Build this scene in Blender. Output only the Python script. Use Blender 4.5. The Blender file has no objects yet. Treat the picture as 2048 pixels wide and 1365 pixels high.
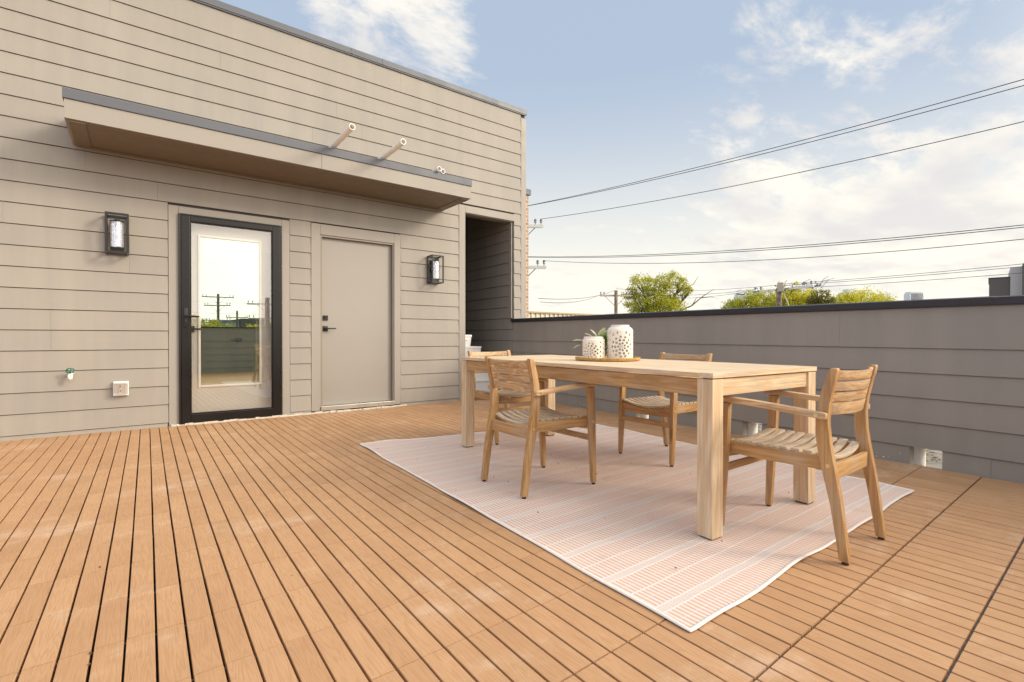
import bpy, bmesh, math, random
from mathutils import Vector, Matrix
random.seed(7)
PI = math.pi
R = math.radians
scene = bpy.context.scene
COL = scene.collection

# ------------------------------------------------------------------ camera, sky, sun, exposure
cam_d = bpy.data.cameras.new("camera")
cam_d.sensor_width = 36.0
cam_d.lens = 36.0 * 990.0 / 2048.0
cam_d.clip_start = 0.05
cam_d.clip_end = 6000
cam = bpy.data.objects.new("camera", cam_d)
COL.objects.link(cam)
cam.location = (0, 0, 0.93)
cam.rotation_euler = (R(90 - 0.32), 0, R(-37.1))
scene.camera = cam

SUN_EL, SUN_AZ = 26.0, 138.0          # azimuth clockwise from +Y
world = bpy.data.worlds.new("World")
scene.world = world
world.use_nodes = True
wn = world.node_tree
wn.nodes.clear()


class NT:
    """small node-tree helper"""
    def __init__(s, nt): s.nt = nt
    def n(s, t, **kw):
        nd = s.nt.nodes.new(t)
        for k, v in kw.items():
            if k.startswith('i_'):
                key = k[2:]
                key = int(key) if key.isdigit() else key.replace('_', ' ')
                s.put(nd, key, v)
            else:
                setattr(nd, k, v)
        return nd
    def put(s, nd, key, v):
        if hasattr(v, 'is_output'): s.nt.links.new(v, nd.inputs[key])
        else: nd.inputs[key].default_value = v
    def math(s, op, a, b=0.0, c=None, clamp=False):
        nd = s.nt.nodes.new('ShaderNodeMath'); nd.operation = op; nd.use_clamp = clamp
        s.put(nd, 0, a); s.put(nd, 1, b)
        if c is not None: s.put(nd, 2, c)
        return nd.outputs[0]
    def mix(s, f, a, b, blend='MIX'):
        nd = s.nt.nodes.new('ShaderNodeMix'); nd.data_type = 'RGBA'; nd.blend_type = blend
        s.put(nd, 0, f); s.put(nd, 6, a); s.put(nd, 7, b)
        return nd.outputs[2]
    def ramp(s, f, *stops):
        nd = s.nt.nodes.new('ShaderNodeMapRange'); nd.interpolation_type = 'SMOOTHSTEP'
        s.put(nd, 0, f); nd.inputs[1].default_value = stops[0]; nd.inputs[2].default_value = stops[1]
        nd.inputs[3].default_value = stops[2] if len(stops) > 2 else 0.0
        nd.inputs[4].default_value = stops[3] if len(stops) > 3 else 1.0
        return nd.outputs[0]
    def noise(s, vec, scale, detail=4, rough=0.55, dist=0.0):
        nd = s.nt.nodes.new('ShaderNodeTexNoise')
        s.put(nd, 'Vector', vec); nd.inputs['Scale'].default_value = scale
        nd.inputs['Detail'].default_value = detail; nd.inputs['Roughness'].default_value = rough
        nd.inputs['Distortion'].default_value = dist
        return nd.outputs[0]
    def map(s, vec, scale=(1, 1, 1), rot=(0, 0, 0), loc=(0, 0, 0)):
        nd = s.nt.nodes.new('ShaderNodeMapping')
        s.put(nd, 0, vec); nd.inputs[1].default_value = loc; nd.inputs[2].default_value = rot; nd.inputs[3].default_value = scale
        return nd.outputs[0]


W = NT(wn)
sky = W.n('ShaderNodeTexSky', sky_type='NISHITA', sun_disc=False, sun_elevation=R(SUN_EL), sun_rotation=R(SUN_AZ),
          altitude=150, air_density=1.0, dust_density=2.2, ozone_density=1.0)
tc = W.n('ShaderNodeTexCoord')
sep = W.n('ShaderNodeSeparateXYZ', i_0=tc.outputs['Generated'])
zc = W.math('MAXIMUM', sep.outputs[2], 0.0)
den = W.math('ADD', zc, 0.16)
cx_ = W.math('DIVIDE', sep.outputs[0], den)
cy_ = W.math('DIVIDE', sep.outputs[1], den)
cvec = W.n('ShaderNodeCombineXYZ', i_0=cx_, i_1=cy_, i_2=0.0).outputs[0]
streak = W.map(cvec, scale=(1.0, 1.55, 1.0), rot=(0, 0, R(28)))
n_big = W.noise(streak, 0.85, 3, 0.5, 0.2)
n_det = W.noise(streak, 3.4, 9, 0.62, 0.35)
n_fine = W.noise(streak, 9.0, 6, 0.65, 0.2)
# cover grows towards the horizon; the middle of the sky stays clear
cover = W.ramp(zc, 0.02, 0.50, 0.115, -0.10)
lft = W.n('ShaderNodeVectorMath', operation='DOT_PRODUCT', i_0=tc.outputs['Generated'], i_1=Vector((0.87, 0.24, 0.43)).normalized()).outputs['Value']
veil = W.ramp(lft, 0.90, 0.99, 0.0, 0.155)
vl2 = W.n('ShaderNodeVectorMath', operation='DOT_PRODUCT', i_0=tc.outputs['Generated'], i_1=Vector((0.875, 0.366, 0.325)).normalized()).outputs['Value']
veil = W.math('ADD', veil, W.ramp(vl2, 0.93, 0.995, 0.0, 0.045))
pf = W.n('ShaderNodeVectorMath', operation='DOT_PRODUCT', i_0=tc.outputs['Generated'], i_1=Vector((0.335, 0.775, 0.53)).normalized()).outputs['Value']
puff = W.ramp(pf, 0.975, 0.998, 0.0, 0.26)
q = W.math('ADD', W.math('MULTIPLY', n_big, 0.40), W.math('MULTIPLY', n_det, 0.50))
q = W.math('ADD', q, W.math('MULTIPLY', n_fine, 0.14))
q = W.math('ADD', q, cover)
q = W.math('ADD', q, veil)
q = W.math('ADD', q, puff)
cl = W.ramp(q, 0.60, 0.72, 0.0, 1.0)
shade = W.ramp(W.noise(W.map(streak, loc=(3.1, 1.7, 0)), 1.7, 4, 0.5), 0.35, 0.66, 0.0, 1.0)
SKY_S = 0.10
# thin high haze: pale veil over the blue, cream near the horizon
base = W.n('ShaderNodeVectorMath', operation='SCALE', i_0=sky.outputs[0], i_Scale=1.0).outputs[0]
hz = W.ramp(zc, 0.0, 0.50, 0.0, 1.0)
wst = W.n('ShaderNodeVectorMath', operation='DOT_PRODUCT', i_0=tc.outputs['Generated'], i_1=(0.80, 0.45, 0.0)).outputs['Value']
hcol = W.mix(W.ramp(wst, -0.25, 0.30), (10.4, 10.8, 13.2, 1), (7.2, 6.85, 5.85, 1))  # unseen west side brightened and made bluer to light the parapet
vcol = W.mix(hz, hcol, (2.95, 3.6, 4.55, 1))
base = W.mix(0.93, base, vcol)
base = W.mix(W.ramp(zc, 0.62, 0.92), base, (7.4, 7.5, 7.7, 1))      # zenith above the view, brightened to add light on level surfaces
ccol = W.mix(shade, (5.1, 4.95, 4.9, 1), (6.9, 6.5, 5.75, 1))
clm = W.math("MULTIPLY", cl, 0.86)
skyc = W.mix(clm, base, ccol)
# hazy aureole round the low sun, brightened behind the camera to light the scene
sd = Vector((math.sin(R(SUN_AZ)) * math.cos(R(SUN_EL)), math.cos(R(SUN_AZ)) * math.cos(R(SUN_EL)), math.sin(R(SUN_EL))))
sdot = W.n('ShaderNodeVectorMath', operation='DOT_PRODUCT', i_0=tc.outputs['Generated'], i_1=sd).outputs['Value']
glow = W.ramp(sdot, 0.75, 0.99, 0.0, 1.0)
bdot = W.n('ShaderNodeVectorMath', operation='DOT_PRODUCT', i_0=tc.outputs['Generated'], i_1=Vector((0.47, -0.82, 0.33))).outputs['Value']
back_fill = W.ramp(bdot, 0.40, 0.92, 0.0, 1.0)      # unseen sky behind the camera, brightened to light wall, deck and rug
skyc = W.mix(W.math('MULTIPLY', back_fill, W.ramp(n_det, 0.25, 0.6, 0.7, 1.0)), skyc, (12.5, 11.6, 10.4, 1))
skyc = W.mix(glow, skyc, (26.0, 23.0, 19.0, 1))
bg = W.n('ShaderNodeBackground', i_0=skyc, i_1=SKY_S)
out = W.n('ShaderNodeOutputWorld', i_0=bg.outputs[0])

sun_d = bpy.data.lights.new("sun", 'SUN')
sun_d.energy = 1.3
sun_d.angle = R(14)
sun_d.color = (1.0, 0.89, 0.74)
sun = bpy.data.objects.new("sun", sun_d)
COL.objects.link(sun)
sun.rotation_euler = sd.to_track_quat('Z', 'Y').to_euler()

scene.view_settings.view_transform = 'Standard'
scene.view_settings.look = 'None'
scene.view_settings.exposure = 0.70
scene.view_settings.gamma = 1.0
scene.render.engine = 'CYCLES'
scene.cycles.max_bounces = 6
scene.cycles.transparent_max_bounces = 16
scene.cycles.use_denoising = True


# ------------------------------------------------------------------ materials
def lin(r, g, b):
    f = lambda c: (c / 255 / 12.92) if c / 255 <= 0.04045 else ((c / 255 + 0.055) / 1.055) ** 2.4
    return (f(r), f(g), f(b), 1)


def new_mat(name):
    m = bpy.data.materials.new(name); m.use_nodes = True
    nt = m.node_tree; nt.nodes.clear()
    T = NT(nt)
    o = T.n('ShaderNodeOutputMaterial')
    p = T.n('ShaderNodeBsdfPrincipled')
    nt.links.new(p.outputs[0], o.inputs[0])
    T.p, T.o = p, o
    T.obj = T.n('ShaderNodeTexCoord').outputs['Object']
    return m, T


def bump(T, h, strength=0.3, dist=0.002):
    b = T.n('ShaderNodeBump', i_Strength=strength, i_Distance=dist, i_Height=h)
    T.put(T.p, 'Normal', b.outputs[0])


def M_plain(name, col, rough=0.5, metal=0.0, var=0.08, scale=6.0, bmp=0.0, spec=0.5):
    m, T = new_mat(name)
    nz = T.noise(T.obj, scale, 5, 0.6)
    dark = tuple(c * (1 - var * 2) for c in col[:3]) + (1,)
    lite = tuple(min(1, c * (1 + var * 2)) for c in col[:3]) + (1,)
    T.put(T.p, 'Base Color', T.mix(nz, dark, lite))
    T.put(T.p, 'Roughness', T.ramp(nz, 0.3, 0.7, rough * 0.85, min(1, rough * 1.15)))
    T.put(T.p, 'Metallic', metal)
    T.put(T.p, 'Specular IOR Level', spec)
    if bmp: bump(T, T.noise(T.obj, scale * 12, 3, 0.6), bmp, 0.001)
    return m


def M_siding(name, col):
    m, T = new_mat(name)
    rnd = T.n('ShaderNodeNewGeometry').outputs['Random Per Island']
    big = T.noise(T.obj, 0.9, 4, 0.6)
    drip = T.noise(T.map(T.obj, scale=(5, 5, 0.35)), 1.0, 4, 0.6)
    f = T.math('ADD', T.math('MULTIPLY', big, 0.5), T.math('MULTIPLY', drip, 0.5))
    f = T.math('ADD', f, T.math('MULTIPLY', rnd, 0.10))
    a = tuple(c * k for c, k in zip(col[:3], (0.86, 0.87, 0.89))) + (1,)
    b = tuple(c * k for c, k in zip(col[:3], (1.10, 1.09, 1.06))) + (1,)
    T.put(T.p, 'Base Color', T.mix(T.ramp(f, 0.25, 0.85), a, b))
    T.put(T.p, 'Roughness', 0.62)
    T.put(T.p, 'Specular IOR Level', 0.35)
    g = T.noise(T.map(T.obj, scale=(3, 3, 90)), 1.0, 4, 0.7)
    g2 = T.noise(T.obj, 2.0, 2, 0.5)
    bump(T, T.math('ADD', T.math('MULTIPLY', g, 0.25), T.math('MULTIPLY', g2, 1.0)), 0.12, 0.01)
    return m


def M_wood(name, axis, light, dark, grey=0.25, scale=1.0, gloss=0.5):
    """weathered teak, grain along the given object axis"""
    m, T = new_mat(name)
    rnd = T.n('ShaderNodeNewGeometry').outputs['Random Per Island']
    orn = T.n('ShaderNodeObjectInfo').outputs['Random']
    off = T.n('ShaderNodeCombineXYZ', i_0=T.math('MULTIPLY', rnd, 17.0), i_1=T.math('MULTIPLY', orn, 11.0), i_2=T.math('MULTIPLY', rnd, 5.0)).outputs[0]
    v = T.n('ShaderNodeVectorMath', operation='ADD', i_0=T.obj, i_1=off).outputs[0]
    s = [14.0, 14.0, 14.0]; s[axis] = 0.9
    f = [120.0, 120.0, 120.0]; f[axis] = 3.0
    rings = T.noise(T.map(v, scale=tuple(x * scale for x in s)), 1.0, 3, 0.5, 1.2)
    rg = T.math('FRACT', T.math('MULTIPLY', rings, 5.0))
    rg = T.ramp(T.math('ABSOLUTE', T.math('SUBTRACT', rg, 0.5)), 0.0, 0.5, 1.0, 0.0)
    fine = T.noise(T.map(v, scale=tuple(x * scale for x in f)), 1.0, 4, 0.65)
    wear = T.noise(v, 5.0, 5, 0.6)
    c = T.mix(T.math('ADD', T.math('MULTIPLY', rg, 0.75), T.math('MULTIPLY', rnd, 0.35)), light, dark)
    c = T.mix(T.ramp(fine, 0.45, 0.75, 0.0, 0.65), c, tuple(x * 0.50 for x in dark[:3]) + (1,))
    kn = T.noise(T.map(v, scale=tuple(3.0 if k == axis else 9.0 for k in range(3))), 1.0, 2, 0.5)
    c = T.mix(T.ramp(kn, 0.66, 0.76, 0.0, 0.6), c, tuple(x * 0.45 for x in dark[:3]) + (1,))
    c = T.mix(T.ramp(wear, 0.42, 0.72, 0.0, grey), c, lin(178, 168, 156))
    T.put(T.p, 'Base Color', c)
    T.put(T.p, 'Roughness', gloss)
    T.put(T.p, 'Specular IOR Level', 0.3)
    bump(T, T.math('ADD', fine, T.math('MULTIPLY', rg, 0.5)), 0.25, 0.0015)
    return m


def M_deck():
    m, T = new_mat('composite_decking')
    rnd = T.n('ShaderNodeNewGeometry').outputs['Random Per Island']
    off = T.n('ShaderNodeCombineXYZ', i_0=T.math('MULTIPLY', rnd, 37.0), i_1=T.math('MULTIPLY', rnd, 91.0), i_2=0.0).outputs[0]
    v = T.n('ShaderNodeVectorMath', operation='ADD', i_0=T.obj, i_1=off).outputs[0]
    # embossed cathedral grain
    r1 = T.noise(T.map(v, scale=(26, 1.7, 1)), 1.0, 2, 0.45, 0.3)
    rg = T.math('FRACT', T.math('MULTIPLY', r1, 12.0))
    rg = T.ramp(T.math('ABSOLUTE', T.math('SUBTRACT', rg, 0.5)), 0.05, 0.42, 0.0, 1.0)
    fine = T.noise(T.map(v, scale=(150, 9, 1)), 1.0, 4, 0.7)
    tone = T.noise(v, 3.0, 3, 0.6)
    c = T.mix(T.math('ADD', T.math('MULTIPLY', tone, 0.75), T.math('MULTIPLY', rnd, 0.24)), (0.39, 0.215, 0.105, 1), (0.60, 0.362, 0.195, 1))
    c = T.mix(T.ramp(rg, 0.0, 0.40, 0.26, 0.0), c, (0.38, 0.19, 0.085, 1))
    c = T.mix(T.ramp(fine, 0.48, 0.72, 0.0, 0.55), c, (0.40, 0.21, 0.10, 1))
    # chalky scuffs
    sc = T.noise(T.map(T.obj, scale=(1.0, 1.3, 1)), 1.6, 7, 0.7)
    c = T.mix(T.ramp(sc, 0.53, 0.70, 0.0, 0.42), c, (0.68, 0.52, 0.39, 1))
    T.put(T.p, 'Base Color', c)
    T.put(T.p, 'Roughness', T.ramp(fine, 0.3, 0.7, 0.48, 0.7))
    T.put(T.p, 'Specular IOR Level', 0.35)
    bump(T, T.math('ADD', T.math('MULTIPLY', rg, 0.6), fine), 0.4, 0.0014)
    return m


def M_rug():
    m, T = new_mat('woven_rug')
    s = T.n('ShaderNodeSeparateXYZ', i_0=T.obj)
    x, y = s.outputs[0], s.outputs[1]
    wob = T.math('MULTIPLY', T.math('SUBTRACT', T.noise(T.obj, 3.0, 2, 0.5), 0.5), 0.02)
    yy = T.math('ADD', y, wob)
    xx = T.math('ADD', x, wob)
    # bands of short pink bars; every 25 cm a dashed line between two white lines, a thin white line half way
    P = 0.25
    ph = T.math('SUBTRACT', T.math('FRACT', T.math('DIVIDE', T.math('ADD', yy, 10.09), P)), 0.5)
    aph = T.math('ABSOLUTE', ph)
    white1 = T.ramp(T.math('ABSOLUTE', T.math('SUBTRACT', aph, 0.072)), 0.012, 0.021, 1.0, 0.0)
    white2 = T.ramp(aph, 0.480, 0.488, 0.0, 1.0)
    white3 = T.ramp(T.math('ABSOLUTE', T.math('SUBTRACT', aph, 0.30)), 0.004, 0.010, 0.45, 0.0)
    dash_z = T.ramp(aph, 0.040, 0.055, 1.0, 0.0)
    bars = T.math('ABSOLUTE', T.math('SUBTRACT', T.math('FRACT', T.math('DIVIDE', T.math('ADD', xx, 10.0), 0.0215)), 0.5))
    bars = T.ramp(bars, 0.18, 0.30, 1.0, 0.0)
    dsh = T.math('ABSOLUTE', T.math('SUBTRACT', T.math('FRACT', T.math('DIVIDE', T.math('ADD', xx, 10.0), 0.0105)), 0.5))
    dsh = T.ramp(dsh, 0.14, 0.3, 1.0, 0.0)
    wv = T.n('ShaderNodeTexWave', wave_type='BANDS', bands_direction='X', i_Vector=T.map(T.obj, rot=(0, 0, R(35))), i_Scale=70.0, i_Distortion=1.2).outputs[1]
    wy = T.n('ShaderNodeTexWave', wave_type='BANDS', bands_direction='Y', i_Vector=T.obj, i_Scale=52.0, i_Distortion=0.8, i_Detail=2.0).outputs[1]
    wh = T.math('MAXIMUM', white1, T.math('MAXIMUM', white2, white3))
    pk = T.math('MULTIPLY', bars, T.math('SUBTRACT', 1.0, wh))
    dz = T.math('MULTIPLY', dash_z, dsh)
    pk = T.math('MULTIPLY', pk, T.math('SUBTRACT', 1.0, dash_z))
    pk = T.math('MULTIPLY', pk, T.ramp(wy, 0.0, 1.0, 0.75, 1.0))
    cream = (0.80, 0.72, 0.655, 1)
    pink = (0.56, 0.275, 0.19, 1)
    c = T.mix(0.10, cream, pink)
    c = T.mix(wh, c, (0.76, 0.70, 0.66, 1))
    c = T.mix(T.math('MULTIPLY', pk, 0.74), c, pink)
    c = T.mix(T.math('MULTIPLY', dz, 0.6), c, (0.46, 0.37, 0.37, 1))
    c = T.mix(T.math('MULTIPLY', T.ramp(wv, 0.3, 0.9), 0.10), c, cream)
    st = T.ramp(T.noise(T.obj, 2.3, 5, 0.65), 0.60, 0.74, 0.0, 0.34)
    c = T.mix(st, c, (0.50, 0.30, 0.20, 1))
    T.put(T.p, 'Base Color', c)
    T.put(T.p, 'Roughness', 0.95)
    T.put(T.p, 'Specular IOR Level', 0.1)
    h = T.math('ADD', T.math('MULTIPLY', bars, -0.5), T.math('ADD', wv, wh))
    bump(T, h, 0.5, 0.002)
    return m


def M_brick():
    m, T = new_mat('brick')
    b = T.n('ShaderNodeTexBrick', i_Vector=T.map(T.obj, rot=(R(90), 0, 0)), i_Color1=(0.44, 0.27, 0.18, 1), i_Color2=(0.30, 0.18, 0.125, 1), i_Mortar=(0.62, 0.56, 0.48, 1), i_Scale=1.0,
            i_Mortar_Size=0.009, i_Brick_Width=0.20, i_Row_Height=0.076)
    n = T.noise(T.obj, 12, 4, 0.6)
    T.put(T.p, 'Base Color', T.mix(T.math('MULTIPLY', n, 0.35), b.outputs[0], (0.5, 0.33, 0.22, 1)))
    T.put(T.p, 'Roughness', 0.9)
    bump(T, T.math('SUBTRACT', n, b.outputs[1]), 0.4, 0.01)
    return m


def M_glass_mix(name, fac, tint=(1, 1, 1, 1), gl=(1, 1, 1, 1)):
    m = bpy.data.materials.new(name); m.use_nodes = True
    nt = m.node_tree; nt.nodes.clear(); T = NT(nt)
    tr = T.n('ShaderNodeBsdfTransparent', i_0=tint)
    g = T.n('ShaderNodeBsdfGlossy', i_Color=gl, i_Roughness=0.0)
    lw = T.n('ShaderNodeLayerWeight', i_Blend=0.35).outputs['Fresnel']
    f = T.math('ADD', fac, T.math('MULTIPLY', lw, 0.25), clamp=True)
    mx = T.n('ShaderNodeMixShader', i_0=f)
    nt.links.new(tr.outputs[0], mx.inputs[1]); nt.links.new(g.outputs[0], mx.inputs[2])
    o = T.n('ShaderNodeOutputMaterial'); nt.links.new(mx.outputs[0], o.inputs[0])
    return m


def M_mirror_glass(name):
    """coated door pane with a dark room behind it"""
    m = bpy.data.materials.new(name); m.use_nodes = True
    nt = m.node_tree; nt.nodes.clear(); T = NT(nt)
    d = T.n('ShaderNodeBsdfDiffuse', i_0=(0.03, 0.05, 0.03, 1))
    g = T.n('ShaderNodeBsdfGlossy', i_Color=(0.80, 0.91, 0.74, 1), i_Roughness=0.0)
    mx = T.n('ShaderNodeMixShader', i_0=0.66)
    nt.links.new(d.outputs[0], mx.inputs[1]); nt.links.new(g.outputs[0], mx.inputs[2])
    o = T.n('ShaderNodeOutputMaterial'); nt.links.new(mx.outputs[0], o.inputs[0])
    return m


def M_leaf(name, a, b, c):
    m, T = new_mat(name)
    rnd = T.n('ShaderNodeNewGeometry').outputs['Random Per Island']
    nz = T.noise(T.obj, 0.55, 3, 0.6)
    col = T.mix(T.math('ADD', T.math('MULTIPLY', rnd, 0.6), T.math('MULTIPLY', T.ramp(nz, 0.35, 0.65), 0.4)), a, b)
    col = T.mix(T.ramp(rnd, 0.86, 0.9), col, c)
    T.put(T.p, 'Base Color', col)
    T.put(T.p, 'Roughness', 0.6)
    tl = T.n('ShaderNodeBsdfTranslucent', i_0=T.mix(0.5, col, b))
    mx = T.n('ShaderNodeMixShader', i_0=0.45)
    T.nt.links.new(T.p.outputs[0], mx.inputs[1]); T.nt.links.new(tl.outputs[0], mx.inputs[2])
    T.nt.links.new(mx.outputs[0], T.o.inputs[0])
    return m


PAINT = (0.327, 0.301, 0.264, 1)
MS = {
    'siding': M_siding('siding_paint', PAINT),
    'trim': M_plain('trim_paint', PAINT, 0.55, var=0.03, scale=3, spec=0.35),
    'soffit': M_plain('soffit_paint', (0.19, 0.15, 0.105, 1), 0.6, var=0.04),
    'backing': M_plain('sheathing', (0.05, 0.045, 0.04, 1), 0.9),
    'coping': M_plain('grey_flashing', (0.10, 0.11, 0.13, 1), 0.5, 0.0, 0.06, 2.5),
    'cap': M_plain('dark_flashing', (0.026, 0.028, 0.038, 1), 0.42, 0.0, 0.10, 3.0),
    'black': M_plain('black_metal', (0.018, 0.016, 0.015, 1), 0.33, 0.2, 0.1, 9),
    'bronze': M_plain('bronze_frame', (0.013, 0.012, 0.011, 1), 0.30, 0.4, 0.08, 3),
    'black_frame': M_plain('black_door_frame', (0.012, 0.011, 0.010, 1), 0.28, 0.0, 0.08, 3),
    'door_cream': M_plain('pale_door_paint', (0.50, 0.475, 0.415, 1), 0.45, var=0.02),
    'moulding': M_plain('pale_moulding', (0.72, 0.68, 0.58, 1), 0.4, var=0.02),
    'door_grey': M_plain('door_paint', (0.31, 0.288, 0.257, 1), 0.42, var=0.03, scale=2),
    'jamb': M_plain('jamb_paint', (0.25, 0.22, 0.18, 1), 0.5, var=0.04),
    'steel': M_plain('brushed_steel', (0.62, 0.62, 0.60, 1), 0.3, 0.9, 0.05),
    'chrome': M_plain('screw_metal', (0.75, 0.72, 0.66, 1), 0.25, 1.0, 0.02),
    'mortar': M_plain('mortar', (0.62, 0.57, 0.48, 1), 0.95, var=0.2, scale=25, bmp=0.6),
    'pvc': M_plain('aged_white_pvc', (0.90, 0.86, 0.78, 1), 0.45, var=0.06, scale=8),
    'pvc_white': M_plain('white_pvc', (0.84, 0.83, 0.79, 1), 0.35, var=0.03),
    'pvc_in': M_plain('pipe_inside', (0.40, 0.30, 0.20, 1), 0.7),
    'rubber': M_plain('rubber', (0.03, 0.03, 0.03, 1), 0.7),
    'plastic': M_plain('white_plastic', (0.80, 0.81, 0.80, 1), 0.35, var=0.03),
    'clear_plastic': M_glass_mix('clear_plastic', 0.30, (0.93, 0.93, 0.93, 1)),
    'green_metal': M_plain('green_handle', (0.03, 0.17, 0.12, 1), 0.35, 0.3, 0.3, 40),
    'brass': M_plain('brass', (0.70, 0.52, 0.25, 1), 0.35, 0.5),
    'glass': M_glass_mix('storm_glass', 0.10),
    'lite': M_mirror_glass('door_pane'),
    'lamp_glass': M_glass_mix('lamp_glass', 0.22, (0.97, 0.97, 0.97, 1)),
    'filament': M_plain('filament_support', (0.75, 0.45, 0.22, 1), 0.4),
    'ceramic': M_plain('cream_ceramic', (0.86, 0.79, 0.69, 1), 0.42, var=0.03, scale=10, bmp=0.1),
    'tray': M_wood('tray_wood', 0, (0.62, 0.40, 0.14, 1), (0.45, 0.26, 0.07, 1), 0.0, 1.0, 0.35),
    'leaf': M_leaf('succulent_leaf', (0.10, 0.26, 0.05, 1), (0.36, 0.50, 0.14, 1), (0.70, 0.72, 0.45, 1)),
    'leaf_cream': M_leaf('pale_leaf', (0.60, 0.60, 0.36, 1), (0.74, 0.74, 0.50, 1), (0.85, 0.82, 0.62, 1)),
    'deck': M_deck(),
    'membrane': M_plain('roof_membrane', (0.035, 0.022, 0.018, 1), 0.9),
    'rug': M_rug(),
    'rug_edge': M_plain('rug_binding', (0.78, 0.72, 0.67, 1), 0.95, var=0.06, scale=60, bmp=0.6),
    'brick': M_brick(),
    'concrete': M_plain('concrete', (0.27, 0.26, 0.235, 1), 0.9, var=0.08, scale=9, bmp=0.2),
    'ground': M_plain('ground_earth', (0.16, 0.14, 0.09, 1), 0.95, var=0.3, scale=0.05),
    'corr': M_plain('cream_metal', (0.62, 0.58, 0.44, 1), 0.5, 0.1),
    'orange': M_plain('rust_trim', (0.42, 0.30, 0.16, 1), 0.6),
    'pole': M_wood('pole_wood', 2, (0.26, 0.18, 0.13, 1), (0.15, 0.11, 0.08, 1), 0.5, 0.25, 0.8),
    'arm_wood': M_plain('weathered_arm', (0.48, 0.42, 0.34, 1), 0.8, var=0.1),
    'arm_white': M_plain('pale_arm', (0.70, 0.70, 0.65, 1), 0.6, var=0.05),
    'wire': M_plain('cable', (0.09, 0.085, 0.08, 1), 0.6),
    'insul': M_plain('insulator', (0.20, 0.22, 0.24, 1), 0.3),
    'bark': M_plain('bark', (0.12, 0.095, 0.07, 1), 0.95, var=0.2, scale=3),
    'tower': M_plain('pale_tower', (0.66, 0.70, 0.73, 1), 0.5, var=0.03, scale=0.01),  # distance haze is put into this pale colour; no air volume
    'tower_win': M_plain('hazed_tower_window', (0.56, 0.62, 0.68, 1), 0.3, var=0.03, scale=0.01),  # window bands paled the same way to stand in for haze
    'bld_dark': M_plain('dark_cladding', (0.13, 0.115, 0.10, 1), 0.7, var=0.06, scale=0.6),
    'bld_white': M_plain('white_cladding', (0.52, 0.49, 0.47, 1), 0.7, var=0.04, scale=0.6),
    'bld_blue': M_plain('blue_grey_cladding', (0.30, 0.36, 0.38, 1), 0.6, var=0.05, scale=0.4),
    'win': M_plain('window_pane', (0.05, 0.06, 0.07, 1), 0.15),
}
WL, WD = (0.72, 0.50, 0.28, 1), (0.47, 0.28, 0.13, 1)
for i, a in enumerate('xyz'):
    MS['teak_' + a] = M_wood('teak_' + a, i, WL, WD, 0.42)
    MS['warm_' + a] = M_wood('warm_teak_' + a, i, (0.60, 0.37, 0.165, 1), (0.43, 0.235, 0.085, 1), 0.35)
    MS['pale_' + a] = M_wood('pale_teak_' + a, i, (0.82, 0.66, 0.45, 1), (0.66, 0.47, 0.28, 1), 0.30)
MS['seat_grey'] = M_wood('grey_teak', 0, (0.70, 0.57, 0.41, 1), (0.47, 0.36, 0.24, 1), 0.5)


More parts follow.
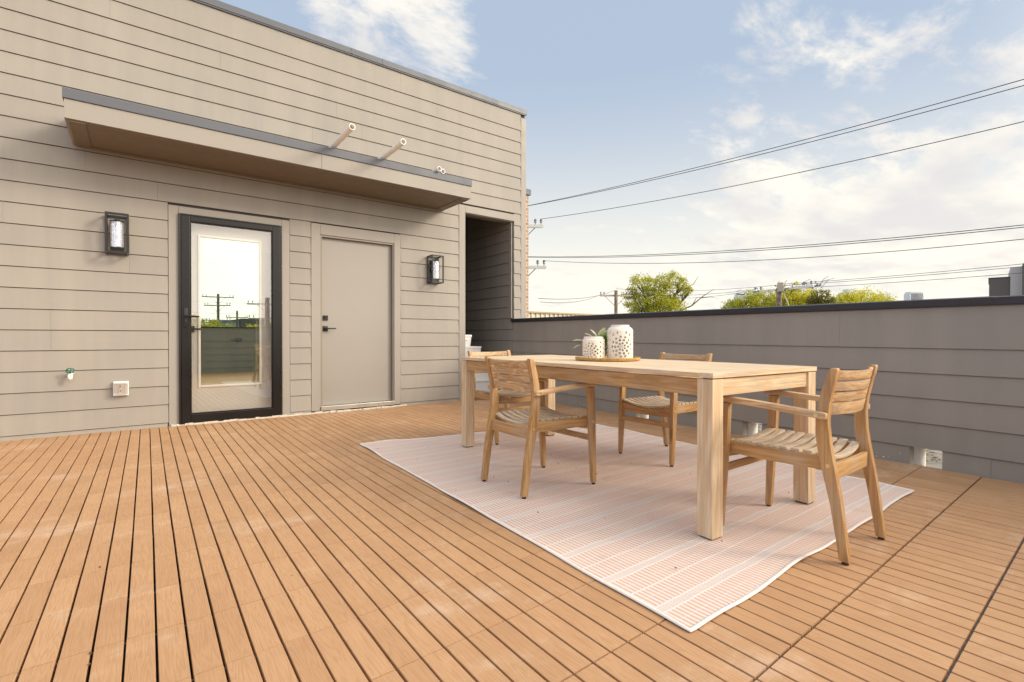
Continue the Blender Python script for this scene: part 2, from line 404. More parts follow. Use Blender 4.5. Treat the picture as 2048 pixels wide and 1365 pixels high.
# ------------------------------------------------------------------ mesh helpers
class MB:
    def __init__(s): s.bm = bmesh.new()
    def box(s, x0, y0, z0, x1, y1, z1, bev=0.0):
        vs = [s.bm.verts.new(p) for p in ((x0, y0, z0), (x1, y0, z0), (x1, y1, z0), (x0, y1, z0), (x0, y0, z1), (x1, y0, z1), (x1, y1, z1), (x0, y1, z1))]
        fs = [s.bm.faces.new([vs[i] for i in f]) for f in ((0, 3, 2, 1), (4, 5, 6, 7), (0, 1, 5, 4), (1, 2, 6, 5), (2, 3, 7, 6), (3, 0, 4, 7))]
        if bev:
            es = {e for f in fs for e in f.edges}
            bmesh.ops.bevel(s.bm, geom=list(es), offset=bev, segments=2, profile=0.6, affect='EDGES')
        return s
    def loft(s, rings, cap=True, closed=False):
        rr = [[s.bm.verts.new(p) for p in r] for r in rings]
        n = len(rr[0])
        pairs = list(zip(rr[:-1], rr[1:])) + ([(rr[-1], rr[0])] if closed else [])
        for a, b in pairs:
            for i in range(n):
                j = (i + 1) % n
                s.bm.faces.new((a[i], a[j], b[j], b[i]))
        if cap and not closed:
            s.bm.faces.new(list(reversed(rr[0]))); s.bm.faces.new(rr[-1])
        return s
    def tube(s, pts, r, n=8, cap=True):
        pts = [Vector(p) for p in pts]
        rs = r if isinstance(r, (list, tuple)) else [r] * len(pts)
        rings = []
        up = None
        for i, p in enumerate(pts):
            d = (pts[min(i + 1, len(pts) - 1)] - pts[max(i - 1, 0)]).normalized()
            if up is None: up = Vector((0, 0, 1)) if abs(d.z) < 0.9 else Vector((1, 0, 0))
            a = d.cross(up).normalized(); up = a.cross(d).normalized()
            rings.append([p + (a * math.cos(2 * PI * k / n) + up * math.sin(2 * PI * k / n)) * rs[i] for k in range(n)])
        return s.loft(rings, cap)
    def lathe(s, prof, c=(0, 0, 0), n=32, cap=True):
        rings = [[(c[0] + r * math.cos(2 * PI * k / n), c[1] + r * math.sin(2 * PI * k / n), c[2] + z) for k in range(n)] for r, z in prof]
        return s.loft(rings, cap)
    def quad(s, *p):
        s.bm.faces.new([s.bm.verts.new(q) for q in p]); return s
    def build(s, name, mat, parent=None, smooth=None, bev=0.0, seg=2):
        bm = s.bm
        bmesh.ops.recalc_face_normals(bm, faces=bm.faces)
        if bev:
            es = [e for e in bm.edges if len(e.link_faces) == 2 and e.calc_face_angle(0) > R(30)]
            bmesh.ops.bevel(bm, geom=es, offset=bev, segments=seg, profile=0.6, affect='EDGES', clamp_overlap=True)
        me = bpy.data.meshes.new(name); bm.to_mesh(me); bm.free()
        me.materials.append(mat)
        if smooth is not None:
            for p in me.polygons: p.use_smooth = True
            me.set_sharp_from_angle(angle=R(smooth))
        o = bpy.data.objects.new(name, me); COL.objects.link(o)
        if parent: o.parent = parent
        return o


def tag(o, label=None, cat=None, group=None, kind=None):
    if label: o['label'] = label
    if cat: o['category'] = cat
    if group: o['group'] = group
    if kind: o['kind'] = kind
    return o


def thing(name, label, cat, loc=(0, 0, 0), rz=0.0, group=None, rot=None):
    o = bpy.data.objects.new(name, None); COL.objects.link(o)
    o.empty_display_size = 0.1
    o.location = loc; o.rotation_euler = rot if rot else (0, 0, rz)
    return tag(o, label, cat, group)


def copy_tree(o, parent=None):
    c = o.copy(); COL.objects.link(c)
    if parent: c.parent = parent
    for ch in [x for x in bpy.data.objects if x.parent == o]: copy_tree(ch, c)
    return c


# ------------------------------------------------------------------ setting: ground, deck, ledges
g = MB().box(-3000, -3000, -6.4, 4000, 4000, -6.2).build('ground', MS['ground']); tag(g, kind='structure')
rb = MB().box(-6.3, -2.75, -0.35, 4.30, 6.37, -0.055)
rb.box(4.30, -2.75, -0.35, 5.40, 6.37, -0.056)
rb.box(2.4, 6.58, -0.35, 5.30, 10.2, -0.055)
tag(rb.build('roof_membrane', MS['membrane']), kind='structure')

PX, PY = 0.0775, 0.3225
dk = MB()
gy = lambda j: -2.58 + j * PY                     # joint rows
for j in range(-1, 41):
    for i in range(-80, 66):
        xc = i * PX - 0.018
        yc = gy(j) + PY / 2
        X0 = xc + 0.012 * yc
        if X0 < -6.2: continue
        lim = 4.502 + 0.052 * yc + 0.02
        if X0 - PX / 2 > lim: continue
        if yc > 6.37 + PY and X0 < 3.85: continue
        if yc > 9.9: continue
        jg = 0.0045 if yc < 0.98 else 0.0016
        jx = random.uniform(-.0006, .0006)
        zt = random.uniform(-0.0012, 0.0)
        hw = PX / 2 - 0.0034
        b = 0.0013
        y0, y1 = gy(j) + jg, gy(j + 1) - jg
        sl = lambda x, y: (x + 0.012 * (y - yc), y + 0.022 * x)
        if yc > 6.0 and yc < 6.37 + PY and X0 < 3.85: y1 = min(y1, 6.365 - 0.022 * X0)
        if y1 - y0 < 0.01: continue
        x0, x1 = X0 - hw + jx, X0 + hw + jx
        x1 = min(x1, lim)
        if x1 - x0 < 0.012: continue
        if X0 > 3.7 and yc > 6.0: pass
        def P(x, y, z): a, c = sl(x, y); return (a, c, z)
        lo = -0.024
        ring = lambda y, dz: [P(x0, y, lo), P(x0, y, zt - b - dz), P(x0 + b, y, zt - dz), P(x1 - b, y, zt - dz), P(x1, y, zt - b - dz), P(x1, y, lo)]
        dk.loft([ring(y0, 0.0), ring(y1, 0.0)])
deck = dk.build('deck', MS['deck']); tag(deck, kind='structure')
# grey tile edging that shows in the joints
je = MB()
for j in range(-1, 41):
    y = gy(j)
    x1 = 4.50 + 0.052 * y
    if y > 6.2: continue
    je.quad((-6.2, y - 0.0042 + 0.022 * -6.2, -0.012), (x1, y - 0.0042 + 0.022 * x1, -0.012), (x1, y + 0.0042 + 0.022 * x1, -0.012), (-6.2, y + 0.0042 + 0.022 * -6.2, -0.012))
tag(je.build('deck_joints', M_plain('tile_edging', (0.13, 0.115, 0.10, 1), 0.8)), kind='structure')

led = MB().box(4.605, -2.75, -0.45, 8.6, 6.2, -0.047).build('lower_roof', MS['concrete']); tag(led, kind='structure')
lv = MB()
for k in range(1600):
    x, y = random.uniform(4.90, 6.1), random.uniform(0, 4.6)
    a = random.uniform(0, PI); s_ = random.uniform(0.012, 0.03); z = -0.044 + random.uniform(0.003, 0.03)
    lv.quad((x - s_ * math.cos(a), y - s_ * math.sin(a), z), (x + s_ * .5 * math.sin(a), y - s_ * .5 * math.cos(a), z + .008), (x + s_ * math.cos(a), y + s_ * math.sin(a), z), (x - s_ * .5 * math.sin(a), y + s_ * .5 * math.cos(a), z + .006))
tag(lv.build('leaf_litter', M_plain('dry_leaves', (0.22, 0.14, 0.08, 1), 0.9, var=0.3, scale=20)), 'dry brown leaf litter on the lower roof behind the parapet', 'leaf litter', kind='stuff')


# ------------------------------------------------------------------ lap siding
def lap(mb, rows, segs_of, t=0.015, gap=0.0065, axis='x', sgn=-1, off=0.0):
    """rows (z0,z1); segs_of(z) -> [(a,b)...] along the wall; board faces point to sgn*normal"""
    for (z0, z1) in rows:
        for (a, b) in segs_of((z0 + z1) / 2):
            L = []
            for s in (a, b):
                pr = [(off, z0), (off + sgn * t, z0), (off + sgn * (t - 0.0015), z0 + 0.0), (off + sgn * 0.0055, z1 - gap), (off, z1 - gap)]
                pr = [pr[0], pr[1], pr[3], pr[4]]
                L.append([((s, p[0], p[1]) if axis == 'x' else (p[0], s, p[1])) for p in pr])
            mb.loft(L)


def split_joints(segs, joints, g=0.0006):
    o = []
    for a, b in segs:
        js = sorted(j for j in joints if a + .15 < j < b - .15)
        pts = [a] + js + [b]
        for k in range(len(pts) - 1):
            o.append((pts[k] + (g if k else 0), pts[k + 1] - (g if k < len(pts) - 2 else 0)))
    return o


# ------------------------------------------------------------------ the house
house = thing('house', 'beige lap sided house wall with two doors and a flat metal edged awning', 'house', (0, 6.37, 0))
ZL = [-0.154 + 0.194 * k for k in range(0, 25)]
LX, RX = -6.6, 5.085


def wall_segs(z):
    row = int(round((z + 0.154) / 0.194))
    if z < 0.04: s = [(LX, 0.25), (1.46, 1.704), (2.888, 3.815)]
    elif z < 2.34: s = [(LX, 0.258), (1.462, 1.703), (2.888, 3.815)]
    elif z < 2.83: s = [(LX, 3.815)]
    else: s = [(LX, 4.988)]
    if 2.4 < z < 2.86: s = [(LX, 3.815)]
    if 1.25 < z < 2.86: s = s + [(4.850, 4.988)]
    rnd = random.Random(row * 13 + 5)
    j0 = rnd.uniform(-6, -2.6)
    js = [j0 + 3.66 * k for k in range(4)]
    fix = {15: [-0.49 - 3.66, -0.49 + 3.66], 14: [-0.36 - 1.8], 18: [-.52, 3.10], 17: [2.45], 12: [0.235 - 3.6]}
    for zz, x in ((3.90, -0.56), (2.66, -0.4), (3.82, 2.02), (4.25, 3.45), (3.62, 2.35), (2.47, 0.17)):
        if abs(z - zz) < 0.097: js = [x - 3.66, x, x + 3.66]
    return split_joints(s, js)


rows = [(ZL[k], ZL[k + 1]) for k in range(len(ZL) - 1) if ZL[k] < 4.5]
rows[0] = (-0.04, ZL[1])
rows[-1] = (rows[-1][0], 4.60)
sd_ = MB(); lap(sd_, rows, wall_segs, off=-0.004)
sd_.build('siding', MS['siding'], house)
bk = MB()
bk.box(LX, 0, -0.3, 0.40, 0.16, 4.62); bk.box(1.31, 0, -0.3, 1.80, 0.16, 4.62); bk.box(2.80, 0, -0.3, 3.925, 0.16, 4.62)
bk.box(0.40, 0, 2.22, 1.31, 0.159, 4.62); bk.box(1.80, 0, 2.225, 2.80, 0.159, 4.62); bk.box(3.925, 0, 2.815, 4.852, 0.159, 4.62)
bk.box(4.852, 0, 1.235, 5.075, 0.16, 4.62)
bk.box(LX, 0.16, 4.35, 5.06, 3.8, 4.50)
bk.box(0.35, 0.161, -0.3, 1.4, 0.20, 2.5); bk.box(1.7, 0.161, -0.3, 2.9, 0.20, 2.5)
bk.build('sheathing', MS['backing'], house)
tr = MB()
T_ = 0.019
def tb(x0, z0, x1, z1, t=T_): tr.box(x0, -t, z0, x1, -0.0005, z1, 0.0015)
tb(0.262, -0.03, 0.352, 2.340); tb(1.372, -0.03, 1.458, 2.340); tb(0.354, 2.262, 1.370, 2.339)
tb(1.707, 0.028, 1.815, 2.352); tb(2.793, 0.028, 2.884, 2.352); tb(1.817, 2.222, 2.791, 2.351)
tb(3.819, -0.03, 3.925, 2.925); tb(3.927, 2.818, 4.846, 2.924)
tb(4.990, 1.25, 5.084, 4.520)
tb(1.462, -0.04, 1.70, 0.035, 0.010); tb(2.887, -0.04, 3.816, 0.006, 0.008)
tr.build('trim_boards', MS['trim'], house)
tb2 = MB().box(5.076, -0.017, 1.25, 5.094, 0.17, 4.52, 0.0015)
tb2.build('corner_board', MS['trim'], house)
# inner lining of the opening
ol = MB()
ol.box(3.9255, 0.0, -0.03, 3.933, 0.162, 2.815); ol.box(3.935, 0.0, 2.806, 4.845, 0.162, 2.8135)
ol.box(4.843, -0.004, 1.24, 4.8515, 0.10, 2.806)
ol.build('opening_lining', MS['jamb'], house)
# passage behind the opening: left wall and ceiling
pw = MB().box(2.42, 0.205, -0.3, 2.50, 3.8, 4.34); pw.box(2.42, 3.8, -0.3, 5.1, 3.9, 4.34)
pw.build('passage_wall', MS['siding'], house)
# coping along the roof edge
cp = MB().box(LX, -0.035, 4.588, 5.10, 0.22, 4.662)
cp.box(LX, -0.028, 4.572, 5.095, -0.012, 4.588)
for x in (-3.2, -0.2, 2.2, 2.62):
    cp.box(x, -0.0375, 4.590, x + 0.03, -0.035, 4.6625)
cp.build('coping', MS['coping'], house, bev=0.002)

# awning over the doors
aw = MB(); D_ = 0.75
aw.box(-0.49, -D_, 2.795, 3.565, -0.006, 2.958, 0.002)
awo = aw.build('awning', MS['trim'], house)
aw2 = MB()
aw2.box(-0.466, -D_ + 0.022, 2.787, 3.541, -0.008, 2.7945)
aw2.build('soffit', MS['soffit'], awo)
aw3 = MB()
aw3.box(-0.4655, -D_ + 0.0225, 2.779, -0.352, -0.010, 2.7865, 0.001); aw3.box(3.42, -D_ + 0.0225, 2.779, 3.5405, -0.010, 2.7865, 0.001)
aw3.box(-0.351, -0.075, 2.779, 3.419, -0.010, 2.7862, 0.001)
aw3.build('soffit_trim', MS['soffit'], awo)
aw4 = MB()
aw4.box(-0.500, -D_ - 0.012, 2.960, 3.572, -0.008, 3.045, 0.002)
aw4.box(2.39, -D_ - 0.0135, 2.962, 2.42, -D_ - 0.0118, 3.044)
aw4.build('metal_flashing', MS['coping'], awo)
aw5 = MB().box(1.622, -D_ - 0.0012, 2.797, 1.6245, -D_ + 0.0005, 2.956); aw5.build('fascia_joint', MS['backing'], awo)

# storm door
sdoor = MB()
fr = lambda mb, x0, z0, x1, z1, wl, wr, wt, wb, y0, y1, bv=0.003: (mb.box(x0, y0, z0, x0 + wl, y1, z1, bv), mb.box(x1 - wr, y0, z0, x1, y1, z1, bv),
      mb.box(x0 + wl + .0005, y0, z1 - wt, x1 - wr - .0005, y1, z1, bv), mb.box(x0 + wl + .0005, y0, z0, x1 - wr - .0005, y1, z0 + wb, bv))
fr(sdoor, 0.350, 0.010, 1.370, 2.262, 0.018, 0.020, 0.014, 0.010, -0.045, -0.002)
so = sdoor.build('storm_door', MS['black_frame'], house)
lf = MB()
fr(lf, 0.370, 0.022, 1.348, 2.246, 0.083, 0.086, 0.064, 0.090, -0.052, -0.012, 0.006)
fr(lf, 0.4535, 0.1125, 1.2615, 2.1815, 0.010, 0.010, 0.010, 0.012, -0.044, -0.016, 0.003)
lf.build('door_frame', MS['bronze'], so)
MB().box(0.4636, -0.033, 0.1246, 1.2514, -0.029, 2.1714).build('glass_pane', MS['glass'], so)
hh = MB().box(0.392, -0.064, 1.045, 0.428, -0.0525, 1.250, 0.003)
hh.tube([(0.410, -0.055, 1.166), (0.410, -0.098, 1.166), (0.425, -0.104, 1.166), (0.53, -0.104, 1.162)], [0.012, 0.011, 0.011, 0.009], 10)
hh.box(0.404, -0.068, 1.085, 0.416, -0.064, 1.125, 0.001)
hh.build('door_handle', MS['black'], so, smooth=40)
for z in (0.25, 0.75, 0.83, 1.35, 1.78): MB().lathe([(0.003, 0), (0.003, 0.004)], (1.364, -0.047, z), 6).build('screw', MS['chrome'], so)
mh = MB().box(0.905, -0.052, 0.885, 0.945, -0.0335, 0.930, 0.002); mh.box(0.858, -0.060, 0.902, 0.925, -0.0525, 0.914, 0.002)
mh.build('small_lever', MS['black'], so)

# inner door with a tall pane
idr = MB()
ix0, ix1, iz0, iz1 = 0.405, 1.305, 0.04, 2.215
gx0, gx1, gz0, gz1 = 0.556, 1.143, 0.41, 2.050
idr.box(ix0, 0.075, iz0, gx0, 0.115, iz1); idr.box(gx1, 0.075, iz0, ix1, 0.115, iz1)
idr.box(gx0, 0.075, gz1, gx1, 0.115, iz1); idr.box(gx0, 0.075, iz0, gx1, 0.115, gz0)
io = idr.build('inner_door', MS['door_cream'], house)
mo = MB()
for k, (o_, y_) in enumerate(((0.0, 0.058), (-0.018, 0.064))):
    fr(mo, gx0 - 0.024, gz0 - 0.024, gx1 + 0.024, gz1 + 0.024, 0.024, 0.024, 0.024, 0.024, 0.060, 0.0745, 0.005) if k == 0 else None
mo.build('pane_moulding', MS['moulding'], io)
MB().box(gx0 + .001, 0.086, gz0 + .001, gx1 - .001, 0.092, gz1 - .001).build('door_pane', MS['lite'], io)
ih = MB().box(0.455, 0.068, 0.995, 0.50, 0.0745, 1.065, 0.002)
ih.tube([(0.478, 0.07, 1.03), (0.478, 0.02, 1.03), (0.49, 0.015, 1.03), (0.555, 0.015, 1.03)], 0.010, 8)
ih.build('door_handle', MS['black'], io, smooth=40)
ij = MB()
ij.box(0.4005, -0.0015, 0.03, 0.4045, 0.13, 2.219); ij.box(1.3055, -0.0015, 0.03, 1.3095, 0.13, 2.219); ij.box(0.405, -0.0012, 2.2155, 1.305, 0.13, 2.2195)
ij.build('door_jamb', MS['moulding'], io)
sill = MB()
# broken cream mortar line under both doors
x = 0.28
rnd = random.Random(3)
while x < 2.92:
    w = rnd.uniform(0.03, 0.10); h = rnd.uniform(0.010, 0.022)
    sill.box(x, -0.04 - rnd.uniform(0, 0.028), -0.03, x + w - 0.001, -0.0225, h, 0.003)
    x += w
sill.build('mortar_sill', MS['mortar'], house)

# plain side door
pd = MB().box(1.842, 0.045, 0.081, 2.772, 0.085, 2.196, 0.002)
po = pd.build('side_door', MS['door_grey'], house)
pj = MB()
pj.box(1.8165, -0.006, 0.028, 1.840, 0.11, 2.2215, 0.001); pj.box(2.774, -0.006, 0.028, 2.7925, 0.11, 2.2215, 0.001); pj.box(1.8405, -0.006, 2.198, 2.7735, 0.11, 2.2215, 0.001)
pj.build('door_jamb', MS['jamb'], po)
MB().box(1.8175, -0.034, 0.026, 2.790, 0.10, 0.078, 0.003).build('threshold', MS['steel'], po)
dh = MB().box(1.862, 0.030, 1.155, 1.922, 0.0445, 1.218, 0.002); dh.lathe([(0.016, 0), (0.016, 0.012)], (1.892, 0.030, 1.186), 12)
dh.build('deadbolt', MS['black'], po)
dl = MB().box(1.862, 0.028, 1.022, 1.922, 0.0445, 1.084, 0.002)
dl.tube([(1.892, 0.03, 1.053), (1.892, -0.020, 1.053)], 0.011, 10); dl.box(1.880, -0.032, 1.045, 2.005, -0.020, 1.061, 0.002)
dl.build('door_handle', MS['black'], po, smooth=40)

# ------------------------------------------------------------------ parapet beside the deck
FRZ = math.atan(-0.052)
par = thing('parapet_wall', 'long grey lap sided parapet on the right with dark metal cap and drain holes', 'parapet', (4.502, 0, 0), rot=(R(0.38), 0, FRZ))
FZ = [-0.09, 0.126] + [0.126 + 0.1815 * k for k in range(1, 24)]
HOLES = [(0.955, 1.145), (2.262, 2.45), (3.585, 3.775)]
prow = [(FZ[k], FZ[k + 1]) for k in range(0, 6)]
prow[5] = (prow[5][0], 1.15)
Y0, Y1 = -2.9, 6.371


def par_segs(z):
    s = [(Y0, Y1)]
    if z < 0.12:
        s = []; a = Y0
        for h in HOLES: s.append((a, h[0])); a = h[1]
        s.append((a, Y1))
    r_ = random.Random(int(z * 50))
    j = r_.uniform(-2, 1.2)
    js = [j, j + 3.66]
    for zz, yy in ((0.94, 1.62), (0.22, 1.94), (0.4, 1.9)):
        if abs(z - zz) < 0.09: js = [yy, yy + 3.66]
    return split_joints(s, js)


ps = MB(); lap(ps, prow, par_segs, axis='y', off=-0.002)
ps.build('siding', MS['siding'], par)
pc = MB()
a = Y0
for h in HOLES: pc.box(0, a, -0.35, 0.075, h[0], 0.1235); a = h[1]
pc.box(0, a, -0.35, 0.075, Y1, 0.1235); pc.box(0.0, Y0, 0.124, 0.235, Y1, 1.155)
pc.build('wall_core', M_plain('outer_stucco', (0.36, 0.33, 0.28, 1), 0.9, var=0.06), par)
for h in HOLES:
    st = MB().lathe([(0.068, -0.05), (0.068, 0.1225)], (0.150, h[1] + 0.018, 0), 24)
    st.build('drain_pipe', MS['pvc'], par, smooth=40)
fk = MB(); r_ = random.Random(9)
for k in range(60):
    yy = r_.choice((1.75, 4.7, 1.4, 1.6)) + r_.gauss(0, .10); zz = abs(r_.gauss(.0, .035)) + .004; q_ = r_.uniform(.003, .010)
    if zz < .12: fk.quad((-.0185, yy - q_, zz), (-.0185, yy, zz - q_ * .5), (-.0185, yy + q_, zz), (-.0185, yy, zz + q_ * .5))
fk.build('paint_flecks', MS['plastic'], par)
cpm = MB()
cpm.loft([[(-0.030, y, 1.150), (-0.034, y, 1.196), (-0.004, y, 1.204), (0.245, y, 1.212), (0.262, y, 1.150), (0.258, y, 1.150), (0.24, y, 1.156), (-0.026, y, 1.156)] for y in (Y0, 0.72)])
cpm.loft([[(-0.032, y, 1.150), (-0.036, y, 1.197), (-0.004, y, 1.2055), (0.245, y, 1.2135), (0.262, y, 1.150), (0.258, y, 1.150), (0.24, y, 1.156), (-0.028, y, 1.156)] for y in (0.70, 4.3)])
cpm.loft([[(-0.030, y, 1.150), (-0.034, y, 1.196), (-0.004, y, 1.204), (0.245, y, 1.212), (0.262, y, 1.150), (0.258, y, 1.150), (0.24, y, 1.156), (-0.026, y, 1.156)] for y in (4.28, 6.40)])
cpm.box(-0.022, Y0, 1.142, -0.014, 6.39, 1.150)
cpm.build('metal_cap', MS['cap'], par)
# the tall inner wall that carries on behind the opening belongs to the house
iw = MB()
irow = [(FZ[k] + 0.042, FZ[k + 1] + 0.042) for k in range(0, 23)]
lap(iw, irow, lambda z: [(6.372, 10.15)] if z < 1.2 else [(6.472, 10.15)], axis='y', off=-0.002)
for o in (iw.build('inner_wall_siding', MS['siding'], house), MB().box(0.0, 6.40, -0.35, 0.21, 10.2, 4.1).build('inner_wall_core', MS['backing'], house),
          MB().box(-0.020, 6.392, 1.258, -0.001, 6.470, 4.1, 0.001).build('end_board', MS['trim'], house)):
    o.location = (4.502, -6.37, 0); o.rotation_euler = (0, 0, FRZ)

# parapet behind the camera (seen in the door glass)
bp_ = thing('parapet_wall', 'low grey lap sided parapet mirrored in the glass of the black framed door', 'parapet', (0, -2.62, 0))
b1 = MB(); lap(b1, [(FZ[k], FZ[k + 1]) for k in range(0, 6)], lambda z: [(-6.3, 4.30)], sgn=1, off=0.002)
b1.build('siding', MS['siding'], bp_)
MB().box(-6.3, -0.24, -0.35, 4.30, 0, 1.21).build('wall_core', MS['siding'], bp_)
MB().box(-6.3, -0.27, 1.212, 4.32, 0.032, 1.240, 0.003).build('metal_cap', MS['cap'], bp_)

# ------------------------------------------------------------------ neighbouring brick wall
bw = thing('brick_building', 'narrow strip of red brick building showing past the house corner', 'building', (5.45, 8.02, 0))
MB().box(0, 0, -6.2, 1.045, 5, 3.90).build('wall', MS['brick'], bw)
MB().box(-0.05, -0.04, 3.902, 1.085, 5.04, 4.02, 0.004).build('coping', MS['coping'], bw)
# ------------------------------------------------------------------ furniture
# table
TA = -0.0545
tab = thing('dining_table', 'rectangular pale teak dining table with square legs on the pink rug', 'table', (2.624, 2.413, 0), TA)
L2, W2 = 1.205, 0.485
lg = 0.082
for sx in (-1, 1):
    for sy in (-1, 1):
        x0, y0 = sx * (W2 - 0.004) - (lg if sx > 0 else 0), sy * (L2 - 0.004) - (lg if sy > 0 else 0)
        l_ = MB().box(x0, y0, 0.008, x0 + lg, y0 + lg, 0.737, 0.003)
        lo_ = l_.build('leg', MS['pale_z'], tab)
        MB().box(x0 + .008, y0 + .008, 0.0005, x0 + lg - .008, y0 + lg - .008, 0.0075).build('foot_pad', MS['rubber'], lo_)
for sx in (-1, 1):
    ap = MB(); xa = sx * (W2 - 0.016)
    ap.box(min(xa, xa - sx * 0.024), -L2 + lg - 0.002, 0.658, max(xa, xa - sx * 0.024), L2 - lg + 0.002, 0.736, 0.002)
    ap.build('apron', MS['warm_y'], tab)
for sy in (-1, 1):
    ap = MB(); ya = sy * (L2 - 0.014)
    ap.box(-W2 + lg - 0.002, min(ya, ya - sy * 0.024), 0.658, W2 - lg + 0.002, max(ya, ya - sy * 0.024), 0.736, 0.002)
    ap.build('end_apron', MS['pale_x'], tab)
tp = MB()
wb = 0.078
tp.box(-W2, -L2 + wb + .0008, 0.742, -W2 + wb, L2 - wb - .0008, 0.766, 0.002)
tp.box(W2 - wb, -L2 + wb + .0008, 0.742, W2, L2 - wb - .0008, 0.766, 0.002)
nb = 9
bw_ = (2 * W2 - 2 * wb) / nb
for k in range(nb):
    xa = -W2 + wb + k * bw_
    tp.box(xa + .0012, -L2 + wb + .0008, 0.7425, xa + bw_ - .0012, L2 - wb - .0008, 0.7655, 0.0012)
tpo = tp.build('tabletop', MS['pale_y'], tab)
for sy in (-1, 1):
    te = MB().box(-W2, min(sy * L2, sy * (L2 - wb)), 0.742, W2, max(sy * L2, sy * (L2 - wb)), 0.766, 0.002)
    te.build('breadboard_end', MS['pale_x'], tab)


# chair
def make_chair(label, group):
    t = thing('garden_armchair', label, 'chair', group=group)
    WF, WR = 0.247, 0.212
    tw = 0.033
    # rear legs run up into the back posts
    prof = [(-0.532, 0.012, .036), (-0.520, 0.10, .038), (-0.500, 0.24, .043), (-0.476, 0.36, .050), (-0.462, 0.43, .054), (-0.452, 0.50, .052), (-0.449, 0.58, .048), (-0.457, 0.655, .044), (-0.472, 0.72, .040), (-0.488, 0.775, .036), (-0.494, 0.797, .033), (-0.497, 0.806, .022)]
    for sx in (-1, 1):
        m_ = MB(); rings = []
        for (y, z, d) in prof:
            xc = sx * (WR + 0.012 * max(0, (z - 0.45)) / 0.35)
            rings.append([(xc - tw / 2, y - d / 2, z), (xc + tw / 2, y - d / 2, z), (xc + tw / 2, y + d / 2, z), (xc - tw / 2, y + d / 2, z)])
        m_.loft(rings)
        lo = m_.build('leg', MS['warm_z'], t, smooth=30, bev=0.004)
        MB().lathe([(0.013, 0.0), (0.013, 0.0125)], (sx * WR, -0.532, 0), 12).build('foot_cap', MS['rubber'], lo)
        # front legs
        m_ = MB()
        rings = []
        for (z, w, d) in ((0.012, .026, .030), (0.20, .031, .038), (0.42, .034, .046), (0.618, .033, .046)):
            xc = sx * WF; y = -0.004 - 0.028 * z / 0.62
            rings.append([(xc - w / 2, y - d / 2, z), (xc + w / 2, y - d / 2, z), (xc + w / 2, y + d / 2, z), (xc - w / 2, y + d / 2, z)])
        m_.loft(rings)
        lo = m_.build('leg', MS['warm_z'], t, smooth=30, bev=0.004)
        MB().lathe([(0.012, 0.0), (0.012, 0.0125)], (sx * WF, -0.004, 0), 12).build('foot_cap', MS['rubber'], lo)
        # armrest, outside the back post, resting on the front leg
        m_ = MB(); rings = []
        for (y, z, w, h, xo) in ((0.020, .634, .030, .012, 0.0), (0.012, .634, .046, .022, 0.0), (-0.06, .635, .052, .026, .002), (-0.20, .627, .046, .027, .001), (-0.34, .616, .038, .028, -.002), (-0.455, .606, .030, .029, -.004), (-0.474, .604, .024, .026, -.005)):
            xc = sx * (WF + xo + (0.004 if y < -0.3 else 0))
            if y < -0.3: xc = sx * (WR + 0.0165 + 0.017)
            elif y < -0.1: xc = sx * (WF - 0.001)
            rings.append([(xc - w / 2, y, z - h / 2), (xc + w / 2, y, z - h / 2), (xc + w / 2, y, z + h / 2), (xc - w / 2, y, z + h / 2)])
        m_.loft(rings)
        ar = m_.build('armrest', MS['teak_y'], t, smooth=30, bev=0.006)
        b_ = MB(); xo = sx * (WR + 0.0165 + 0.017 + 0.0155)
        b_.tube([(xo - sx * .004, -0.438, .606), (xo + sx * .0030, -0.438, .606)], [.0095, .0085], 14)
        b_.build('bolt', MS['brass'], ar, smooth=30)
        for (xb, yb, zb) in ((WR, -0.472, .395), (WF, -0.021, .400)):
            MB().tube([(sx * (xb + .013), yb, zb), (sx * (xb + .0182), yb, zb)], [.0095, .0085], 14).build('bolt', MS['brass'], t, smooth=30)
        # side rail of the seat
        m_ = MB(); rings = []
        for k in range(9):
            u = k / 8; y = -0.030 - u * 0.415; x = sx * ((WF - .030) * (1 - u) + (WR - .003) * u)
            zc_ = 0.404 - 0.004 * math.sin(PI * u)
            rings.append([(x - .011, y, zc_ - .031), (x + .011, y, zc_ - .031), (x + .011, y, zc_ + .028), (x - .011, y, zc_ + .028)])
        m_.loft(rings); m_.build('side_rail', MS['warm_y'], t, smooth=30, bev=0.003)
    # slatted seat, dished across
    m_ = MB()
    for k in range(9):
        y1 = -0.014 - k * 0.0500; y0 = y1 - 0.0365
        if k == 0: y1 += 0.006
        rings = []
        for i in range(15):
            u = i / 14 * 2 - 1
            hw = (WF - .020) + ((WR - .008) - (WF - .020)) * (k / 8)
            x = u * hw
            bow = 0.010 * (1 - u * u) * (k - 4) / 4
            z = 0.437 - 0.030 * (1 - u * u) - (0.004 if k == 8 else 0)
            rings.append([(x, y0 - bow, z - .008), (x, y1 - bow, z - .008), (x, y1 - bow, z + .006), (x, y0 - bow, z + .006)])
        m_.loft(rings)
    m_.build('seat', MS['seat_grey'], t, smooth=35, bev=0.003)
    # curved front and rear seat rails
    for nm, y, hw, z0, z1, sag in (('front_rail', -0.022, WF - .014, .352, .418, .026), ('rear_rail', -0.474, WR - .014, .332, .400, .006)):
        m_ = MB(); rings = []
        for i in range(13):
            u = i / 12 * 2 - 1; x = u * hw; s_ = sag * (1 - u * u)
            rings.append([(x, y - .010, z0 - s_ * .35), (x, y + .010, z0 - s_ * .35), (x, y + .010, z1 - s_), (x, y - .010, z1 - s_)])
        m_.loft(rings); m_.build(nm, MS['warm_x'], t, smooth=35, bev=0.003)
    MB().box(-WF + .014, -0.020, .275, WF - .014, 0.000, .310, .003).build('stretcher', MS['warm_x'], t)
    # four bowed back slats
    m_ = MB()
